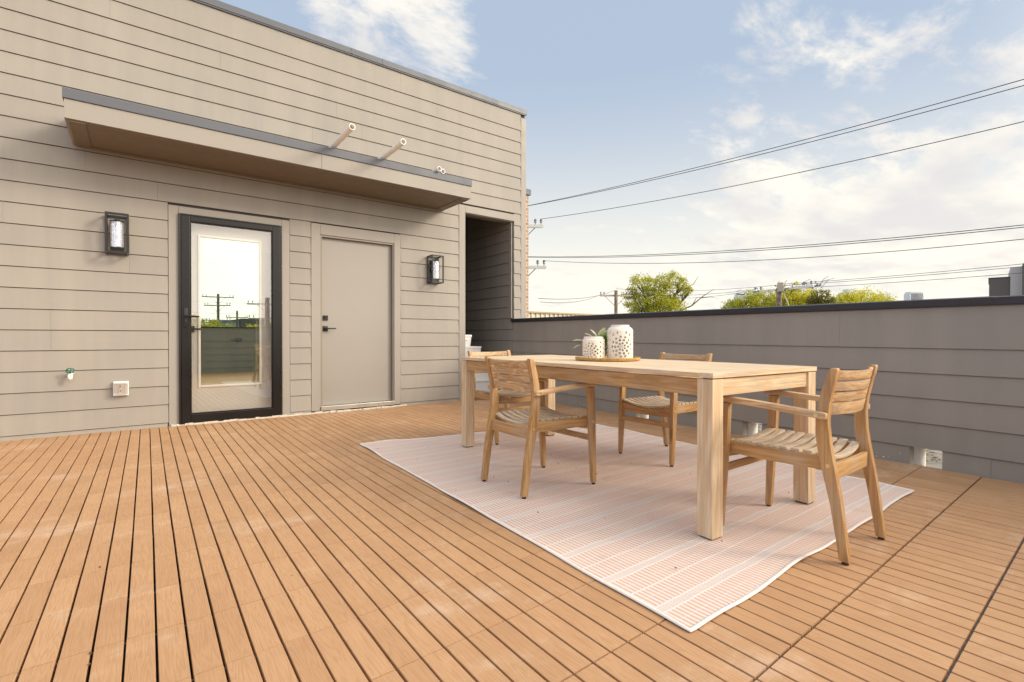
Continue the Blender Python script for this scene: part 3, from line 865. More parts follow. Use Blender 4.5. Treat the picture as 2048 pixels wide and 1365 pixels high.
    for (z0, z1) in ((.752, .797), (.706, .746), (.662, .700), (.603, .656)):
        zc_ = (z0 + z1) / 2
        yp = -0.452 - (zc_ - 0.60) * 0.20
        hw = WR - .014 + 0.012 * (zc_ - .45) / .35
        rings = []
        for i in range(15):
            u = i / 14 * 2 - 1; x = u * hw
            b = -0.040 * (1 - u * u)
            l = (z1 - z0) * 0.20
            dz = -0.006 * (1 - u * u) if z1 > .79 else 0
            rings.append([(x, yp + b - .007 + l / 2, z0), (x, yp + b + .007 + l / 2, z0), (x, yp + b + .007 - l / 2, z1 + dz), (x, yp + b - .007 - l / 2, z1 + dz)])
        m_.loft(rings)
    m_.build('backrest', MS['teak_x'], t, smooth=35, bev=0.003)
    return t


CG = 'teak armchairs around the dining table'
c2 = make_chair('teak armchair at the right end of the table, standing half off the rug', CG)
RUGZ = 0.005
spots = [(2.531, 1.325, 0.0, None),
         (2.312, 2.437, R(-91), 'teak armchair in front of the table with its slatted back to the viewer'),
         (3.075, 2.395, R(87.5), 'teak armchair behind the table, its legs seen under the tabletop by the parapet'),
         (2.735, 3.500, R(179), 'teak armchair at the far end of the table beside the passage opening')]
chairs = [c2]
for k, (x, y, a, lab) in enumerate(spots):
    o = c2 if k == 0 else copy_tree(c2)
    o.location = (x, y, RUGZ if k else 0.0); o.rotation_euler = (0, 0, a)
    if lab: o['label'] = lab
tab.location.z = RUGZ

# rug
rug = thing('rug', 'pale pink and white woven rug with wavy edges under the table', 'rug', (0, 0, 0))
NXr, NYr = 120, 150


def rug_pt(u, v, grow=0.0):
    # corners: near-left, near-right, far-right, far-left in metres
    A, B, C_, D2 = Vector((1.392, 0.905)), Vector((3.755, 0.925)), Vector((3.935, 3.83)), Vector((1.548, 4.245))
    p = A * (1 - u) * (1 - v) + B * u * (1 - v) + C_ * u * v + D2 * (1 - u) * v
    wu, wv_ = math.sin(PI * min(1, u * 4 if u < .25 else 1 if u < .9 else (1 - u) * 10) / 2), math.sin(PI * min(1, v * 5 if v < .2 else 1 if v < .9 else (1 - v) * 10) / 2)
    edge_n = (0.004 * math.sin(u * 23 + 1.0) + 0.005 * math.sin(u * 12.5 + 3.3)) * math.exp(-v * 14) * wu
    edge_f = 0.012 * math.sin(u * 17) * math.exp(-(1 - v) * 14) * wu
    edge_l = (0.003 * math.sin(v * 19 + 2.2) + 0.002 * math.sin(v * 37)) * math.exp(-u * 16) * wv_
    edge_r = 0.006 * math.sin(v * 21) * math.exp(-(1 - u) * 16) * wv_
    p = p + Vector((edge_l + edge_r, edge_n + edge_f))
    lift = 0.006 * max(0, math.sin(u * 21 + .6)) * math.exp(-v * 22) * wu
    lift += 0.008 * max(0, math.sin(v * 13 + 2.0)) ** 3 * math.exp(-u * 26) * wv_
    lift += 0.010 * max(0, math.sin(v * 17 + .5)) ** 2 * math.exp(-(1 - u) * 26) * wv_
    lift += 0.02 * max(0, math.sin(u * 9 + 1.1)) ** 3 * math.exp(-(1 - v) * 26) * wu
    z = 0.0050 + lift + 0.0012 * math.sin(u * 60 + 3 * math.sin(v * 9)) * math.sin(v * 8)
    return Vector((p.x, p.y, z))


rm = bmesh.new()
gv = [[rm.verts.new(rug_pt(i / NXr, j / NYr)) for i in range(NXr + 1)] for j in range(NYr + 1)]
for j in range(NYr):
    for i in range(NXr):
        rm.faces.new((gv[j][i], gv[j][i + 1], gv[j + 1][i + 1], gv[j + 1][i]))
me = bpy.data.meshes.new('woven_field'); rm.to_mesh(me); rm.free(); me.materials.append(MS['rug'])
for p in me.polygons: p.use_smooth = True
ro = bpy.data.objects.new('woven_field', me); COL.objects.link(ro); ro.parent = rug
ed = MB()
loop = [rug_pt(i / NXr, 0) for i in range(NXr)] + [rug_pt(1, j / NYr) for j in range(NYr)] + [rug_pt(1 - i / NXr, 1) for i in range(NXr)] + [rug_pt(0, 1 - j / NYr) for j in range(NYr)]
n = len(loop); rings = []
for i, p in enumerate(loop):
    d = (loop[(i + 1) % n] - loop[i - 1]).normalized(); s_ = Vector((d.y, -d.x, 0)).normalized()
    rings.append([p + s_ * (0.0085 * math.cos(a)) + Vector((0, 0, 0.0046 * math.sin(a) - 0.0002)) for a in [2 * PI * k / 8 for k in range(8)]])
ed.loft(rings, closed=True)
ed.build('binding', MS['rug_edge'], rug, smooth=60)

cm = MB(); r_ = random.Random(11)
for k in range(34):
    x, y = (r_.uniform(1.5, 3.6), r_.uniform(1.0, 4.0)) if k < 26 else (r_.uniform(-1.2, 3.9), r_.uniform(0.4, 6.0))
    q_ = r_.uniform(.0015, .0035)
    if k >= 26 and 1.3 < x < 3.9 and .85 < y < 4.3: continue
    zz = .011 if k < 26 else .001
    cm.loft([[(x + q_ * math.cos(a) * f_, y + q_ * 1.6 * math.sin(a) * f_, zz + h_) for a in (0, 1.3, 2.6, 3.9, 5.1)] for f_, h_ in ((.9, 0), (1, .002), (.4, .004))])
tag(cm.build('leaf_crumbs', M_plain('dry_crumbs', (0.10, 0.06, 0.035, 1), 0.9)), 'tiny dark leaf crumbs scattered over the rug and deck', 'debris', kind='stuff')

# ------------------------------------------------------------------ tray and pierced vases on the table
TT = 0.766 + RUGZ
tray = MB().lathe([(0.0, 0.004), (0.205, 0.004), (0.222, 0.010), (0.226, 0.022), (0.230, 0.023), (0.232, 0.020), (0.228, 0.004), (0.215, 0.0), (0.0, 0.0)], n=64, cap=False)
tro = tray.build('round_tray', MS['tray'], smooth=40)
tro.location = (2.700, 2.430, TT + .001)
tag(tro, 'round golden wood tray under the two pierced vases', 'tray')


def petals(cx, cz, rr, out):
    for (r0, r1, n_, w) in rr:
        for k in range(n_):
            a = 2 * PI * (k + (0.5 if rr.index((r0, r1, n_, w)) % 2 else 0)) / n_
            out.append((cx, cz, a, r0, r1, w))


def vase(name, label, loc, rad, h, shoulder, neck, facing, rs):
    nu, nz = 230, 100
    out = []
    circ = 2 * PI * rad
    petals(0.0, h * 0.40, [(0.003 * rs, 0.012 * rs, 5, .0030 * rs), (0.014 * rs, 0.036 * rs, 7, .0072 * rs), (0.038 * rs, 0.060 * rs, 10, .0096 * rs), (0.062 * rs, 0.080 * rs, 13, .0100 * rs)], out)
    petals(circ / 2, h * 0.40, [(0.003 * rs, 0.012 * rs, 5, .0030 * rs), (0.014 * rs, 0.036 * rs, 7, .0072 * rs), (0.038 * rs, 0.060 * rs, 10, .0096 * rs), (0.062 * rs, 0.080 * rs, 13, .0100 * rs)], out)
    slots = []
    for k in range(-9, 10):
        xs = k * circ / 19
        for m in range(4):
            zz = h * (0.10 + 0.22 * m + (0.07 if k % 2 else 0))
            far = min(math.hypot(xs, zz - h * .4), math.hypot(abs(xs) - circ / 2, zz - h * .4))
            if far > 0.094 * rs and zz < h * 0.86: slots.append((xs, zz, 0.0062 * rs, h * 0.070))
    def hole(x, z):
        for (cx, cz, a, r0, r1, w) in out:
            dx = x - cx
            dx = (dx + circ / 2) % circ - circ / 2
            dz = z - cz
            if abs(dx) > .08 * rs or abs(dz) > .08 * rs: continue
            l = dx * math.cos(a) + dz * math.sin(a); t = -dx * math.sin(a) + dz * math.cos(a)
            if r0 < l < r1:
                q_ = (l - r0) / (r1 - r0)
                if abs(t) < w * math.sin(PI * q_ ** 0.8) : return True
        for (sx_, sz_, w, hh_) in slots:
            if abs(x - sx_) < w and abs(z - sz_) < hh_ / 1.6: return True
        return False
    def prof(z):
        b = shoulder
        if z < b * .5: return rad - b * .5 + math.sqrt(max(0, (b * .5) ** 2 - (b * .5 - z) ** 2))
        if z > h - b:
            q_ = (z - (h - b)) / b
            return rad - (rad - neck) * (1 - math.sqrt(max(0, 1 - q_ * q_)))
        return rad
    bm = bmesh.new()
    vs = []
    for j in range(nz + 1):
        z = h * j / nz; r_ = prof(z)
        vs.append([bm.verts.new((r_ * math.cos(2 * PI * i / nu + facing), r_ * math.sin(2 * PI * i / nu + facing), z)) for i in range(nu)])
    for j in range(nz):
        for i in range(nu):
            x = (i + .5) / nu * circ
            if x > circ / 2: x -= circ
            if hole(x, h * (j + .5) / nz): continue
            k = (i + 1) % nu
            bm.faces.new((vs[j][i], vs[j][k], vs[j + 1][k], vs[j + 1][i]))
    bmesh.ops.delete(bm, geom=[v for v in bm.verts if not v.link_faces], context='VERTS')
    bmesh.ops.recalc_face_normals(bm, faces=bm.faces)
    bmesh.ops.solidify(bm, geom=bm.faces[:], thickness=0.005)
    me = bpy.data.meshes.new(name); bm.to_mesh(me); bm.free(); me.materials.append(MS['ceramic'])
    for p in me.polygons: p.use_smooth = True
    me.set_sharp_from_angle(angle=R(40))
    o = bpy.data.objects.new('body', me); COL.objects.link(o)
    t = thing(name, label, 'vase', loc, 0, 'pierced ceramic vases on the tray')
    o.parent = t
    MB().lathe([(neck + .003, h - .004), (neck + .0045, h), (neck + .002, h + .014), (neck - .001, h + .015), (neck - .006, h + .012), (neck - .006, h - .004)], n=48, cap=False).build('rim', MS['ceramic'], t, smooth=50)
    MB().lathe([(0.0, .006), (rad - .012, .006), (rad - .012, 0.001), (0, 0.001)], n=32, cap=False).build('base', MS['ceramic'], t)
    return t


fc = math.atan2(-2.43, -2.70)
vase('pierced_vase', 'taller round shouldered cream vase with flower shaped cut-outs on the tray', (2.768, 2.372, TT + .006), 0.0915, 0.233, 0.034, 0.063, fc + 0.12, 1.0)
vase('pierced_vase', 'shorter straight cream vase with cut-outs, left of the tall one', (2.612, 2.482, TT + .006), 0.079, 0.150, 0.012, 0.066, fc - 0.30, 0.80)
# leafy sprigs between the vases
pl = thing('leafy_sprig', 'artificial green and cream leafy sprig tucked between the two vases', 'plant', (2.700, 2.470, TT + .006))
st = MB().tube([(0, 0, 0.0), (0.005, 0.0, 0.06), (0.0, 0.01, 0.13)], .004, 6)
st.build('stem', MS['leaf'], pl)


def leafmesh(mb, base, dirv, L_, w, curl=0.0):
    d = Vector(dirv).normalized(); s_ = d.cross(Vector((0, 0, 1)));
    s_ = s_.normalized() if s_.length > .01 else Vector((1, 0, 0))
    up = s_.cross(d)
    b = Vector(base); prev = None
    rows_ = []
    for k in range(7):
        q_ = k / 6; ww = w * math.sin(PI * min(1, q_ * 0.92 + 0.08)) ** 0.8
        c = b + d * (L_ * q_) + up * (-curl * L_ * q_ * q_)
        rows_.append([mb.bm.verts.new(c - s_ * ww + up * ww * .35), mb.bm.verts.new(c), mb.bm.verts.new(c + s_ * ww + up * ww * .35)])
    for a, b_ in zip(rows_[:-1], rows_[1:]):
        mb.bm.faces.new((a[0], a[1], b_[1], b_[0])); mb.bm.faces.new((a[1], a[2], b_[2], b_[1]))


gl_ = MB(); r_ = random.Random(5)
for k in range(46):
    a = r_.uniform(0, 2 * PI); e = r_.uniform(-.2, 1.2)
    z = r_.uniform(0.05, 0.165)
    leafmesh(gl_, (r_.uniform(-.012, .018), r_.uniform(-.012, .012), z), (math.cos(a) * math.cos(e), math.sin(a) * math.cos(e), math.sin(e)), r_.uniform(.045, .080), .013, .3)
gl_.build('green_leaves', MS['leaf'], pl, smooth=60)
cl_ = MB()
for (bx, by, bz, dx, dy, dz, L_, w) in ((-.03, .02, .15, .25, -.15, .8, .075, .020), (-.035, .03, .155, -.3, .25, .75, .062, .018), (-.02, .02, .15, .6, -.4, .9, .06, .016), (0.0, 0.0, .16, .1, 0, 1, .055, .012),
                                        (-.155, .06, .135, -.9, .3, .18, .055, .012), (-.155, .075, .105, -.8, .6, -.30, .050, .011), (-.06, .05, .158, -.5, .5, .55, .05, .017), (.0, .0, .17, .5, -.3, .9, .05, .012)):
    leafmesh(cl_, (bx, by, bz), (dx, dy, dz), L_ * 1.3, w * 1.5, .2)
cl_.build('cream_leaves', MS['leaf_cream'], pl, smooth=60)


# ------------------------------------------------------------------ wall lanterns
def lantern(label, loc):
    t = thing('wall_lantern', label, 'lantern', loc, 0, 'black box lanterns on the house wall')
    w, d, z0, z1, b = 0.092, 0.165, -0.195, 0.195, 0.0085
    f = MB()
    for z in (z0, z1 - 2 * b):
        f.box(-w, -d, z, w, -d + 2 * b, z + 2 * b); f.box(-w, -2 * b - .006, z, w, -.006, z + 2 * b)
        for sx in (-1, 1):
            xa = sx * w
            f.box(min(xa, xa - sx * 2 * b), -d + 2 * b + .0005, z + .0005, max(xa, xa - sx * 2 * b), -2 * b - .0065, z + 2 * b - .0005)
    for sx in (-1, 1):
        for y in (-d, -2 * b - .006):
            xa = sx * w
            f.box(min(xa, xa - sx * 2 * b) , y, z0 + 2 * b, max(xa, xa - sx * 2 * b), y + 2 * b, z1 - 2 * b)
    f.build('frame', MS['black'], t)
    MB().box(-0.056, -.0055, -0.165, 0.056, 0.0, 0.150, .002).build('back_plate', MS['black_frame'], t)
    s = MB().tube([(0, -.006, .13), (0, -.085, .13)], .009, 8); s.lathe([(0.020, 0.088), (0.022, 0.118), (0.022, 0.140), (0.010, 0.146)], (0, -.088, 0), 16)
    s.build('socket', MS['black'], t, smooth=40)
    MB().lathe([(.055, -.128), (.055, .112), (.052, .112), (.052, -.128)], (0, -.088, 0), 28, cap=False).build('glass_cylinder', MS['lamp_glass'], t, smooth=50)
    b_ = MB().lathe([(.010, .090), (.012, .07), (.022, .02), (.024, -.01), (.018, -.035), (.004, -.045)], (0, -.088, 0), 16)
    bo = b_.build('bulb', MS['lamp_glass'], t, smooth=60)
    MB().lathe([(.003, .05), (.007, .02), (.006, -.01), (.003, -.02)], (0, -.088, 0), 8).build('filament', MS['filament'], bo)
    MB().box(-.06, -.100, -.140, .06, -.078, -.131, .001).build('glass_rest', MS['black'], t)
    return t


l1 = lantern('black box lantern left of the black framed glass door', (-0.158, 6.352, 1.962))
l2 = copy_tree(l1); l2.location = (3.378, 6.352, 1.905); l2['label'] = 'black box lantern between the grey door and the passage opening'

# hose tap and outlet cover
tap = thing('hose_tap', 'small wall tap with green wheel handle, low on the left siding', 'tap', (-0.512, 6.352, 0.600))
s = MB().tube([(0, 0, -.01), (0, -.05, -.01), (0, -.075, -.025), (0, -.080, -.055)], [.016, .018, .020, .017], 14)
s.lathe([(.026, .002), (.026, .0), (.012, -.002)], (0, -.004, -.01), 14)
s.build('body', MS['pvc'], tap, smooth=40)
MB().lathe([(.016, -.066), (.017, -.052)], (0, -.080, 0), 14).build('spout_thread', MS['brass'], tap)
s = MB()
for k in range(12):
    a0, a1 = 2 * PI * k / 12, 2 * PI * (k + 1) / 12
    s.tube([(.030 * math.cos(a0), -.085 + .010 * math.sin(3 * a0), .022 + .022 * math.sin(a0)), (.030 * math.cos(a1), -.085 + .010 * math.sin(3 * a1), .022 + .022 * math.sin(a1))], .0045, 6)
for k in range(5):
    a0 = 2 * PI * k / 5
    s.tube([(0, -.088, .018), (.029 * math.cos(a0), -.085, .022 + .021 * math.sin(a0))], .004, 6)
s.tube([(0, -.06, .0), (0, -.09, .02)], .007, 8)
s.build('wheel_handle', MS['green_metal'], tap)
ob = thing('outlet_cover', 'white weatherproof outlet box with clear cover, low beside the glass door', 'outlet box', (-0.135, 6.352, 0.425))
MB().box(-.062, -.030, -.072, .062, 0, .072, .006).build('box', MS['plastic'], ob)
MB().box(-.030, -.037, -.050, .022, -.0305, .050, .003).build('socket_plate', MS['plastic'], ob)
s = MB()
for z in (-.022, .022): MB().box(-.010, -.0385, z - .006, .001, -.0372, z + .006).build('socket_slot', MS['rubber'], ob)
MB().box(-.056, -.078, -.060, .056, -.040, .066, .010).build('clear_cover', MS['clear_plastic'], ob)

# white pipes lying on the awning
def pipe(label, x, z, y0, y1, r=0.031, mat='pvc', x1=None):
    t = thing('plastic_pipe', label, 'pipe', (x, y0, z), 0, 'white plastic pipes poking out over the awning')
    L_ = y1 - y0
    s = MB(); n_ = 24
    rings = []
    for (rad, y) in ((r, L_), (r, 0.03), (r * 1.05, 0.029), (r * 1.05, 0.0), (r * .84, 0.0), (r * .84, L_ * .6)):
        rings.append([(rad * math.cos(2 * PI * k / n_), y, rad * math.sin(2 * PI * k / n_) + 0.018 * (1 - y / L_)) for k in range(n_)])
    s.loft(rings, cap=False)
    s.build('tube', MS[mat], t, smooth=50)
    MB().tube([(0, .16, .016), (0, .17, .016)], r * .835, 20).build('inside', MS['pvc_in'], t)
    return t


pipe('cream plastic pipe leaning out over the awning, nearest the house door', 1.768, 3.088, 5.060, 5.90)
pipe('cream plastic pipe over the middle right of the awning with a small hole', 2.350, 3.085, 5.095, 5.90)
pipe('short white pipe end at the awning edge, left one of the close pair', 3.058, 3.060, 5.565, 5.95, .029, 'pvc_white')
pipe('short white pipe end at the awning edge, right one of the close pair', 3.130, 3.052, 5.600, 5.95, .029, 'pvc_white')


# white storage bins in the passage
def bin_(label, x0, y0, z0, x1, y1, z1):
    t = thing('storage_bin', label, 'bin', ((x0 + x1) / 2, (y0 + y1) / 2, z0), 0, 'pale storage bins stacked in the passage')
    w, d, h = (x1 - x0) / 2, (y1 - y0) / 2, z1 - z0
    s = MB().loft([[(-w + .02, -d + .02, 0.001), (w - .02, -d + .02, 0.001), (w - .02, d - .02, 0.001), (-w + .02, d - .02, 0.001)],
                   [(-w + .006, -d + .006, h - .035), (w - .006, -d + .006, h - .035), (w - .006, d - .006, h - .035), (-w + .006, d - .006, h - .035)]])
    s.build('tub', MS['plastic'], t, bev=0.006)
    MB().box(-w, -d, h - .034, w, d, h, .006).build('lid', MS['plastic'], t)
    MB().box(-w * .5, -d - .006, h * .55, w * .5, -d + .012, h * .62, .003).build('handle_rib', MS['plastic'], t)


bin_('large pale bin on the passage floor, lowest of the stack', 4.00, 6.62, 0.0, 4.76, 7.10, 0.43)
bin_('pale bin in the middle of the passage stack', 3.98, 6.66, 0.431, 4.42, 7.06, 0.80)
bin_('smaller pale bin on top of the passage stack', 3.96, 6.70, 0.801, 4.265, 7.02, 0.985)

# ------------------------------------------------------------------ beyond the parapet
cb = thing('metal_building', 'long cream corrugated metal building with rust coloured roof edge', 'building', (15.75, 19.44, -6.2), 0.02)
s = MB(); Lb = 16
cb.location.z = -6.07
xs = -4.0
while xs < Lb:
    s.box(xs, -0.05, 0, xs + 0.12, 0.0, 8.28); xs += 0.32
s.build('wall_ribs', MS['corr'], cb)
MB().box(-4.5, 0.001, 0, Lb, 9, 8.28).build('wall', MS['corr'], cb)
MB().box(-4.7, -0.12, 8.282, Lb + .2, 9.1, 8.36).build('roof_edge', MS['orange'], cb)


def pole(name, label, base, top, r, arms, mat='pole', group=None, gear=False, lean=0.0):
    t = thing(name, label, 'utility pole', (base[0], base[1], -6.2), 0, group)
    H = top + 6.2
    MB().tube([(0, 0, 0), (lean * .5, 0, H * .5), (lean, 0, H)], [r * 1.25, r * 1.1, r], 12).build('pole', MS[mat], t, smooth=50)
    for (z, hw, ang, am, off) in arms:
        c, s__ = math.cos(ang), math.sin(ang); zz = z + 6.2
        a = MB(); q_ = Vector((-s__, c, 0)) * (r + .06)
        e0, e1 = Vector((c, s__, 0)) * (-hw + off), Vector((c, s__, 0)) * (hw + off)
        up = Vector((0, 0, .06)); th = Vector((-s__, c, 0)) * .05
        a.loft([[e + q_ - th - up, e + q_ + th - up, e + q_ + th + up, e + q_ - th + up] for e in [Vector((0, 0, zz)) + e0, Vector((0, 0, zz)) + e1]])
        ao = a.build('crossarm', MS[am], t)
        for k in (-.93, -.72, .72, .93):
            b = MB(); p = Vector((c, s__, 0)) * (hw * k + off) + q_ + Vector((0, 0, zz + .06))
            b.lathe([(.02, 0), (.02, .08), (.06, .10), (.045, .15), (.06, .19), (.03, .24)], p, 10)
            b.build('insulator', MS['insul'], ao)
        for sg in (-1, 1):
            b = MB().tube([Vector((c, s__, 0)) * (sg * .8 + off * .5) + q_ + Vector((0, 0, zz - .06)), q_ * .8 + Vector((0, 0, zz - .85))], .018, 6)
            b.build('brace', MS['bark'], ao)
    if gear:
        b = MB()
        b.box(-.16, -.30, H - .22, .16, .02, H + .28); 
        b.build('switch_box', MS['arm_wood'], t)
        b = MB(); g_ = random.Random(4)
        for k in range(14):
            p = Vector((g_.uniform(-.2, .2), g_.uniform(-2.3, 2.2), H - .15 + g_.uniform(-.1, .35)))
            b.tube([p, p + Vector((g_.uniform(-.2, .2), g_.uniform(-.5, .5), g_.uniform(-.05, .12)))], .045, 8)
        for k in range(10):
            p = Vector((g_.uniform(-.2, .2), g_.uniform(-2.3, 2.2), H - .1)); q2 = p + Vector((g_.uniform(-.1, .1), g_.uniform(-.9, .9), g_.uniform(-.1, .5)))
            b.tube([p, (p + q2) / 2 + Vector((0, 0, .12)), q2], .012, 5)
        b.build('switchgear', MS['insul'], t)
        b = MB().tube([(0, -.3, H - .4), (.1, -1.1, H - 2.6)], .02, 6); b.build('guy_brace', MS['arm_white'], t)
    return t


av = math.atan2(-.5525, .8335)    # camera right direction, only to lie the street across the view
PG = 'wooden utility poles beyond the parapet'
pole('utility_pole', 'wooden utility pole with one crossarm just left of the big tree', (29.35, 25.55), 4.60, .13, [(4.22, 1.22, math.atan2(-1.46, 1.93), 'arm_wood', 0)], group=PG)
pole('utility_pole', 'wooden utility pole crowded with switches and wires among the lower trees', (28.95, 13.24), 3.78, .14, [(3.70, 1.95, math.atan2(-3.6, -1.0), 'arm_white', 0)], group=PG, gear=True)
pole('utility_pole', 'tall utility pole hidden by the house, only its two pale crossarm ends showing', (12.25, 15.95), 6.9, .14,
     [(5.52, 1.12, math.atan2(-.68, .90), 'arm_white', 0), (3.83, 1.24, math.atan2(-.79, .95), 'arm_white', 0)], group=PG)


def cable(label, pts, r, group):
    s = MB().tube(pts, r, 6); o = s.build('overhead_wire', MS['wire'], None, smooth=60)
    return tag(o, label, 'wire', group)


WG = 'overhead wires crossing the sky'
def wire_path(k, h, dx=0.0): return (12.981 + 2.747 * k + dx, 15.258 - 13.361 * k, h)
wp = {
    'highest of the dark wires crossing the sky': ((0.5582, -0.2551, 6.381), -0.05, .010),
    'dark wire running just under the highest wire': ((0.5748, -0.3921, 6.3644), -0.05, .010),
    'third dark wire down, ending at the upper pale crossarm': ((0.7325, -0.724, 5.7379), 0.0, .010),
    'upper wire of the lower close pair crossing the sky': ((0.7644, -1.5343, 4.2189), -0.05, .010),
    'lower wire of the lower close pair crossing the sky': ((0.832, -1.6269, 4.1939), -0.05, .010),
    'lowest of the near wires, ending at the lower pale crossarm': ((1.1686, -2.102, 4.069), 0.01, .009)}
for lab, ((a, b, c), k0, r) in wp.items():
    cable(lab, [wire_path(k, a * k * k + b * k + c) for k in [k0 + (1.62 - k0) * i / 40 for i in range(41)]], r, WG)
FG = 'distant wires strung between the poles'
def sagline(p, q, sag, n_=14):
    p, q = Vector(p), Vector(q)
    return [p.lerp(q, i / n_) - Vector((0, 0, 4 * sag * (i / n_) * (1 - i / n_))) for i in range(n_ + 1)]
pA, pB = (29.35, 25.55), (28.95, 13.24)
cable('faint wire from behind the house to the top of the left wooden pole', sagline((13.0, 15.4, 2.55), (pA[0] - .2, pA[1], 4.60), .25), .014, FG)
cable('faint wire from behind the house to the crossarm of the left wooden pole', sagline((13.0, 15.3, 2.40), (pA[0] - .9, pA[1] + .7, 4.32), .25), .012, FG)
cable('faint upper wire passing behind the big tree between the poles', sagline((pA[0], pA[1], 4.74), (pB[0], pB[1], 3.95), .25), .012, FG)
cable('faint middle wire passing behind the big tree between the poles', sagline((pA[0] + .7, pA[1] - .5, 4.38), (pB[0], pB[1] + 1.4, 3.80), .25), .012, FG)
cable('faint lower wire passing behind the big tree between the poles', sagline((pA[0] + 1.0, pA[1] - .7, 4.30), (pB[0], pB[1] + 1.8, 3.72), .35), .012, FG)
def dpt(u, v, d):
    q_ = (u - 1024) / 990 * d
    return (d * .6032 + q_ * .7976, d * .7976 - q_ * .6032, .93 + (677 - v) / 990 * d)
e1 = dpt(1660, 577, 27.2)
def far_wire(lab, z0, zend):
    p0 = (pB[0], pB[1], z0); q0 = (29.6, -12.0, zend)
    cable(lab, sagline(p0, q0, .35), .012, FG)
far_wire('faint upper wire running right from the crowded pole', 3.98, 4.9)
far_wire('faint second wire running right from the crowded pole', 3.90, 4.75)
far_wire('faint lowest wire running right from the crowded pole', 3.72, 4.35)


# ------------------------------------------------------------------ trees
def tree(name, label, base, z0, blobs, leafmat, nleaf, ls, bare=False, seed=1, group=None):
    rnd = random.Random(seed)
    t = thing(name, label, 'tree', (base[0], base[1], -6.2), 0, group)
    tr_ = MB()
    H = z0 + 6.2
    tr_.tube([(0, 0, 0), (.1, .05, H * .4), (0, 0, H * .8)], [.42, .32, .24], 10)
    ends = []
    for b in blobs:
        c = Vector((b[0], b[1], b[2] + 6.2))
        p0 = Vector((0, 0, H * .78)); mid = p0.lerp(c, .5) + Vector((rnd.uniform(-.4, .4), rnd.uniform(-.4, .4), -.1))
        tr_.tube([p0, mid, c], [.17, .10, .03], 7)
        for k in range(5):
            d = Vector((rnd.gauss(0, 1), rnd.gauss(0, 1), rnd.gauss(.3, .8))).normalized()
            e = c + Vector((d.x * b[3], d.y * b[3], d.z * b[4])) * .9
            tr_.tube([mid.lerp(c, .6), c.lerp(e, .5) + Vector((0, 0, .1)), e], [.06, .035, .010], 5)
    if bare:
        for (pts, r) in bare: tr_.tube([(p[0], p[1], p[2] + 6.2) for p in pts], [r * (1 - .85 * i / (len(pts) - 1)) for i in range(len(pts))], 6)
    tr_.build('trunk', MS['bark'], t, smooth=50)
    lf_ = MB(); tot = sum(b[3] * b[3] * b[4] for b in blobs)
    for b in blobs:
        n_ = int(nleaf * b[3] * b[3] * b[4] / tot)
        cl_c = []
        for k in range(max(5, int(n_ / 55))):
            while True:
                d = Vector((rnd.uniform(-1, 1), rnd.uniform(-1, 1), rnd.uniform(-1, 1)))
                if .35 < d.length < 1: break
            cl_c.append(Vector((b[0] + d.x * b[3], b[1] + d.y * b[3], b[2] + 6.2 + d.z * b[4])))
        for k in range(n_):
            c = rnd.choice(cl_c); s_ = b[3] * .155
            p = c + Vector((rnd.gauss(0, s_), rnd.gauss(0, s_), rnd.gauss(0, s_ * .8)))
            a = Vector((rnd.gauss(0, 1), rnd.gauss(0, 1), rnd.gauss(0, 1))).normalized(); u_ = a.orthogonal().normalized(); v_ = a.cross(u_)
            L_ = ls * rnd.uniform(.6, 1.3)
            lf_.quad(p - u_ * L_, p - v_ * L_ * .5, p + u_ * L_, p + v_ * L_ * .5)
    lf_.build('crown', leafmat, t)
    return t


LA = M_leaf('oak_leaves', (0.15, 0.22, 0.025, 1), (0.64, 0.62, 0.05, 1), (0.74, 0.62, 0.08, 1))
LB = M_leaf('yellow_green_leaves', (0.34, 0.38, 0.035, 1), (0.74, 0.68, 0.045, 1), (0.84, 0.70, 0.07, 1))
LC = M_leaf('dark_leaves', (0.08, 0.10, 0.03, 1), (0.26, 0.25, 0.055, 1), (0.42, 0.36, 0.08, 1))
cr = Vector((.7976, -.6032, 0))
def off(s_, z, r1, r2, f=0.0): return (cr.x * s_ + .6 * f, cr.y * s_ + .8 * f, z, r1, r2)
tree('broad_tree', 'tall yellow green tree with bare branches reaching out on its right', (41.9, 31.0), 3.4,
     [off(-1.6, 6.3, 1.35, 1.1), off(-2.6, 5.5, 1.0, .7, .3), off(.9, 6.6, 1.5, 1.0), off(2.3, 6.3, 1.0, .9), off(-.4, 4.6, 1.9, 1.1), off(-1.9, 4.2, 1.4, 1.1), off(1.2, 4.2, 1.7, 1.0), off(2.9, 5.4, .8, .6), off(-.2, 5.6, .9, .7), off(0, 2.6, 2.3, 1.1), off(1.6, 5.2, .6, .5)],
     LA, 24000, .085, bare=[([(cr.x * 1.5, cr.y * 1.5, 3.4), (cr.x * 3.4, cr.y * 3.4, 4.2), (cr.x * 4.6, cr.y * 4.6, 5.2), (cr.x * 5.7, cr.y * 5.7, 5.9)], .10),
                            ([(cr.x * 3.5, cr.y * 3.5, 4.3), (cr.x * 3.9, cr.y * 3.9, 5.0), (cr.x * 4.9, cr.y * 4.9, 5.1)], .05),
                            ([(cr.x * 4.4, cr.y * 4.4, 5.0), (cr.x * 5.3, cr.y * 5.3, 5.1), (cr.x * 6.2, cr.y * 6.2, 4.9)], .04),
                            ([(cr.x * 1.5, cr.y * 1.5, 5.0), (cr.x * 2.4, cr.y * 2.4, 5.8), (cr.x * 3.6, cr.y * 3.6, 6.4), (cr.x * 4.1, cr.y * 4.1, 7.2)], .07)], seed=3)
TG = 'lower trees beyond the parapet'
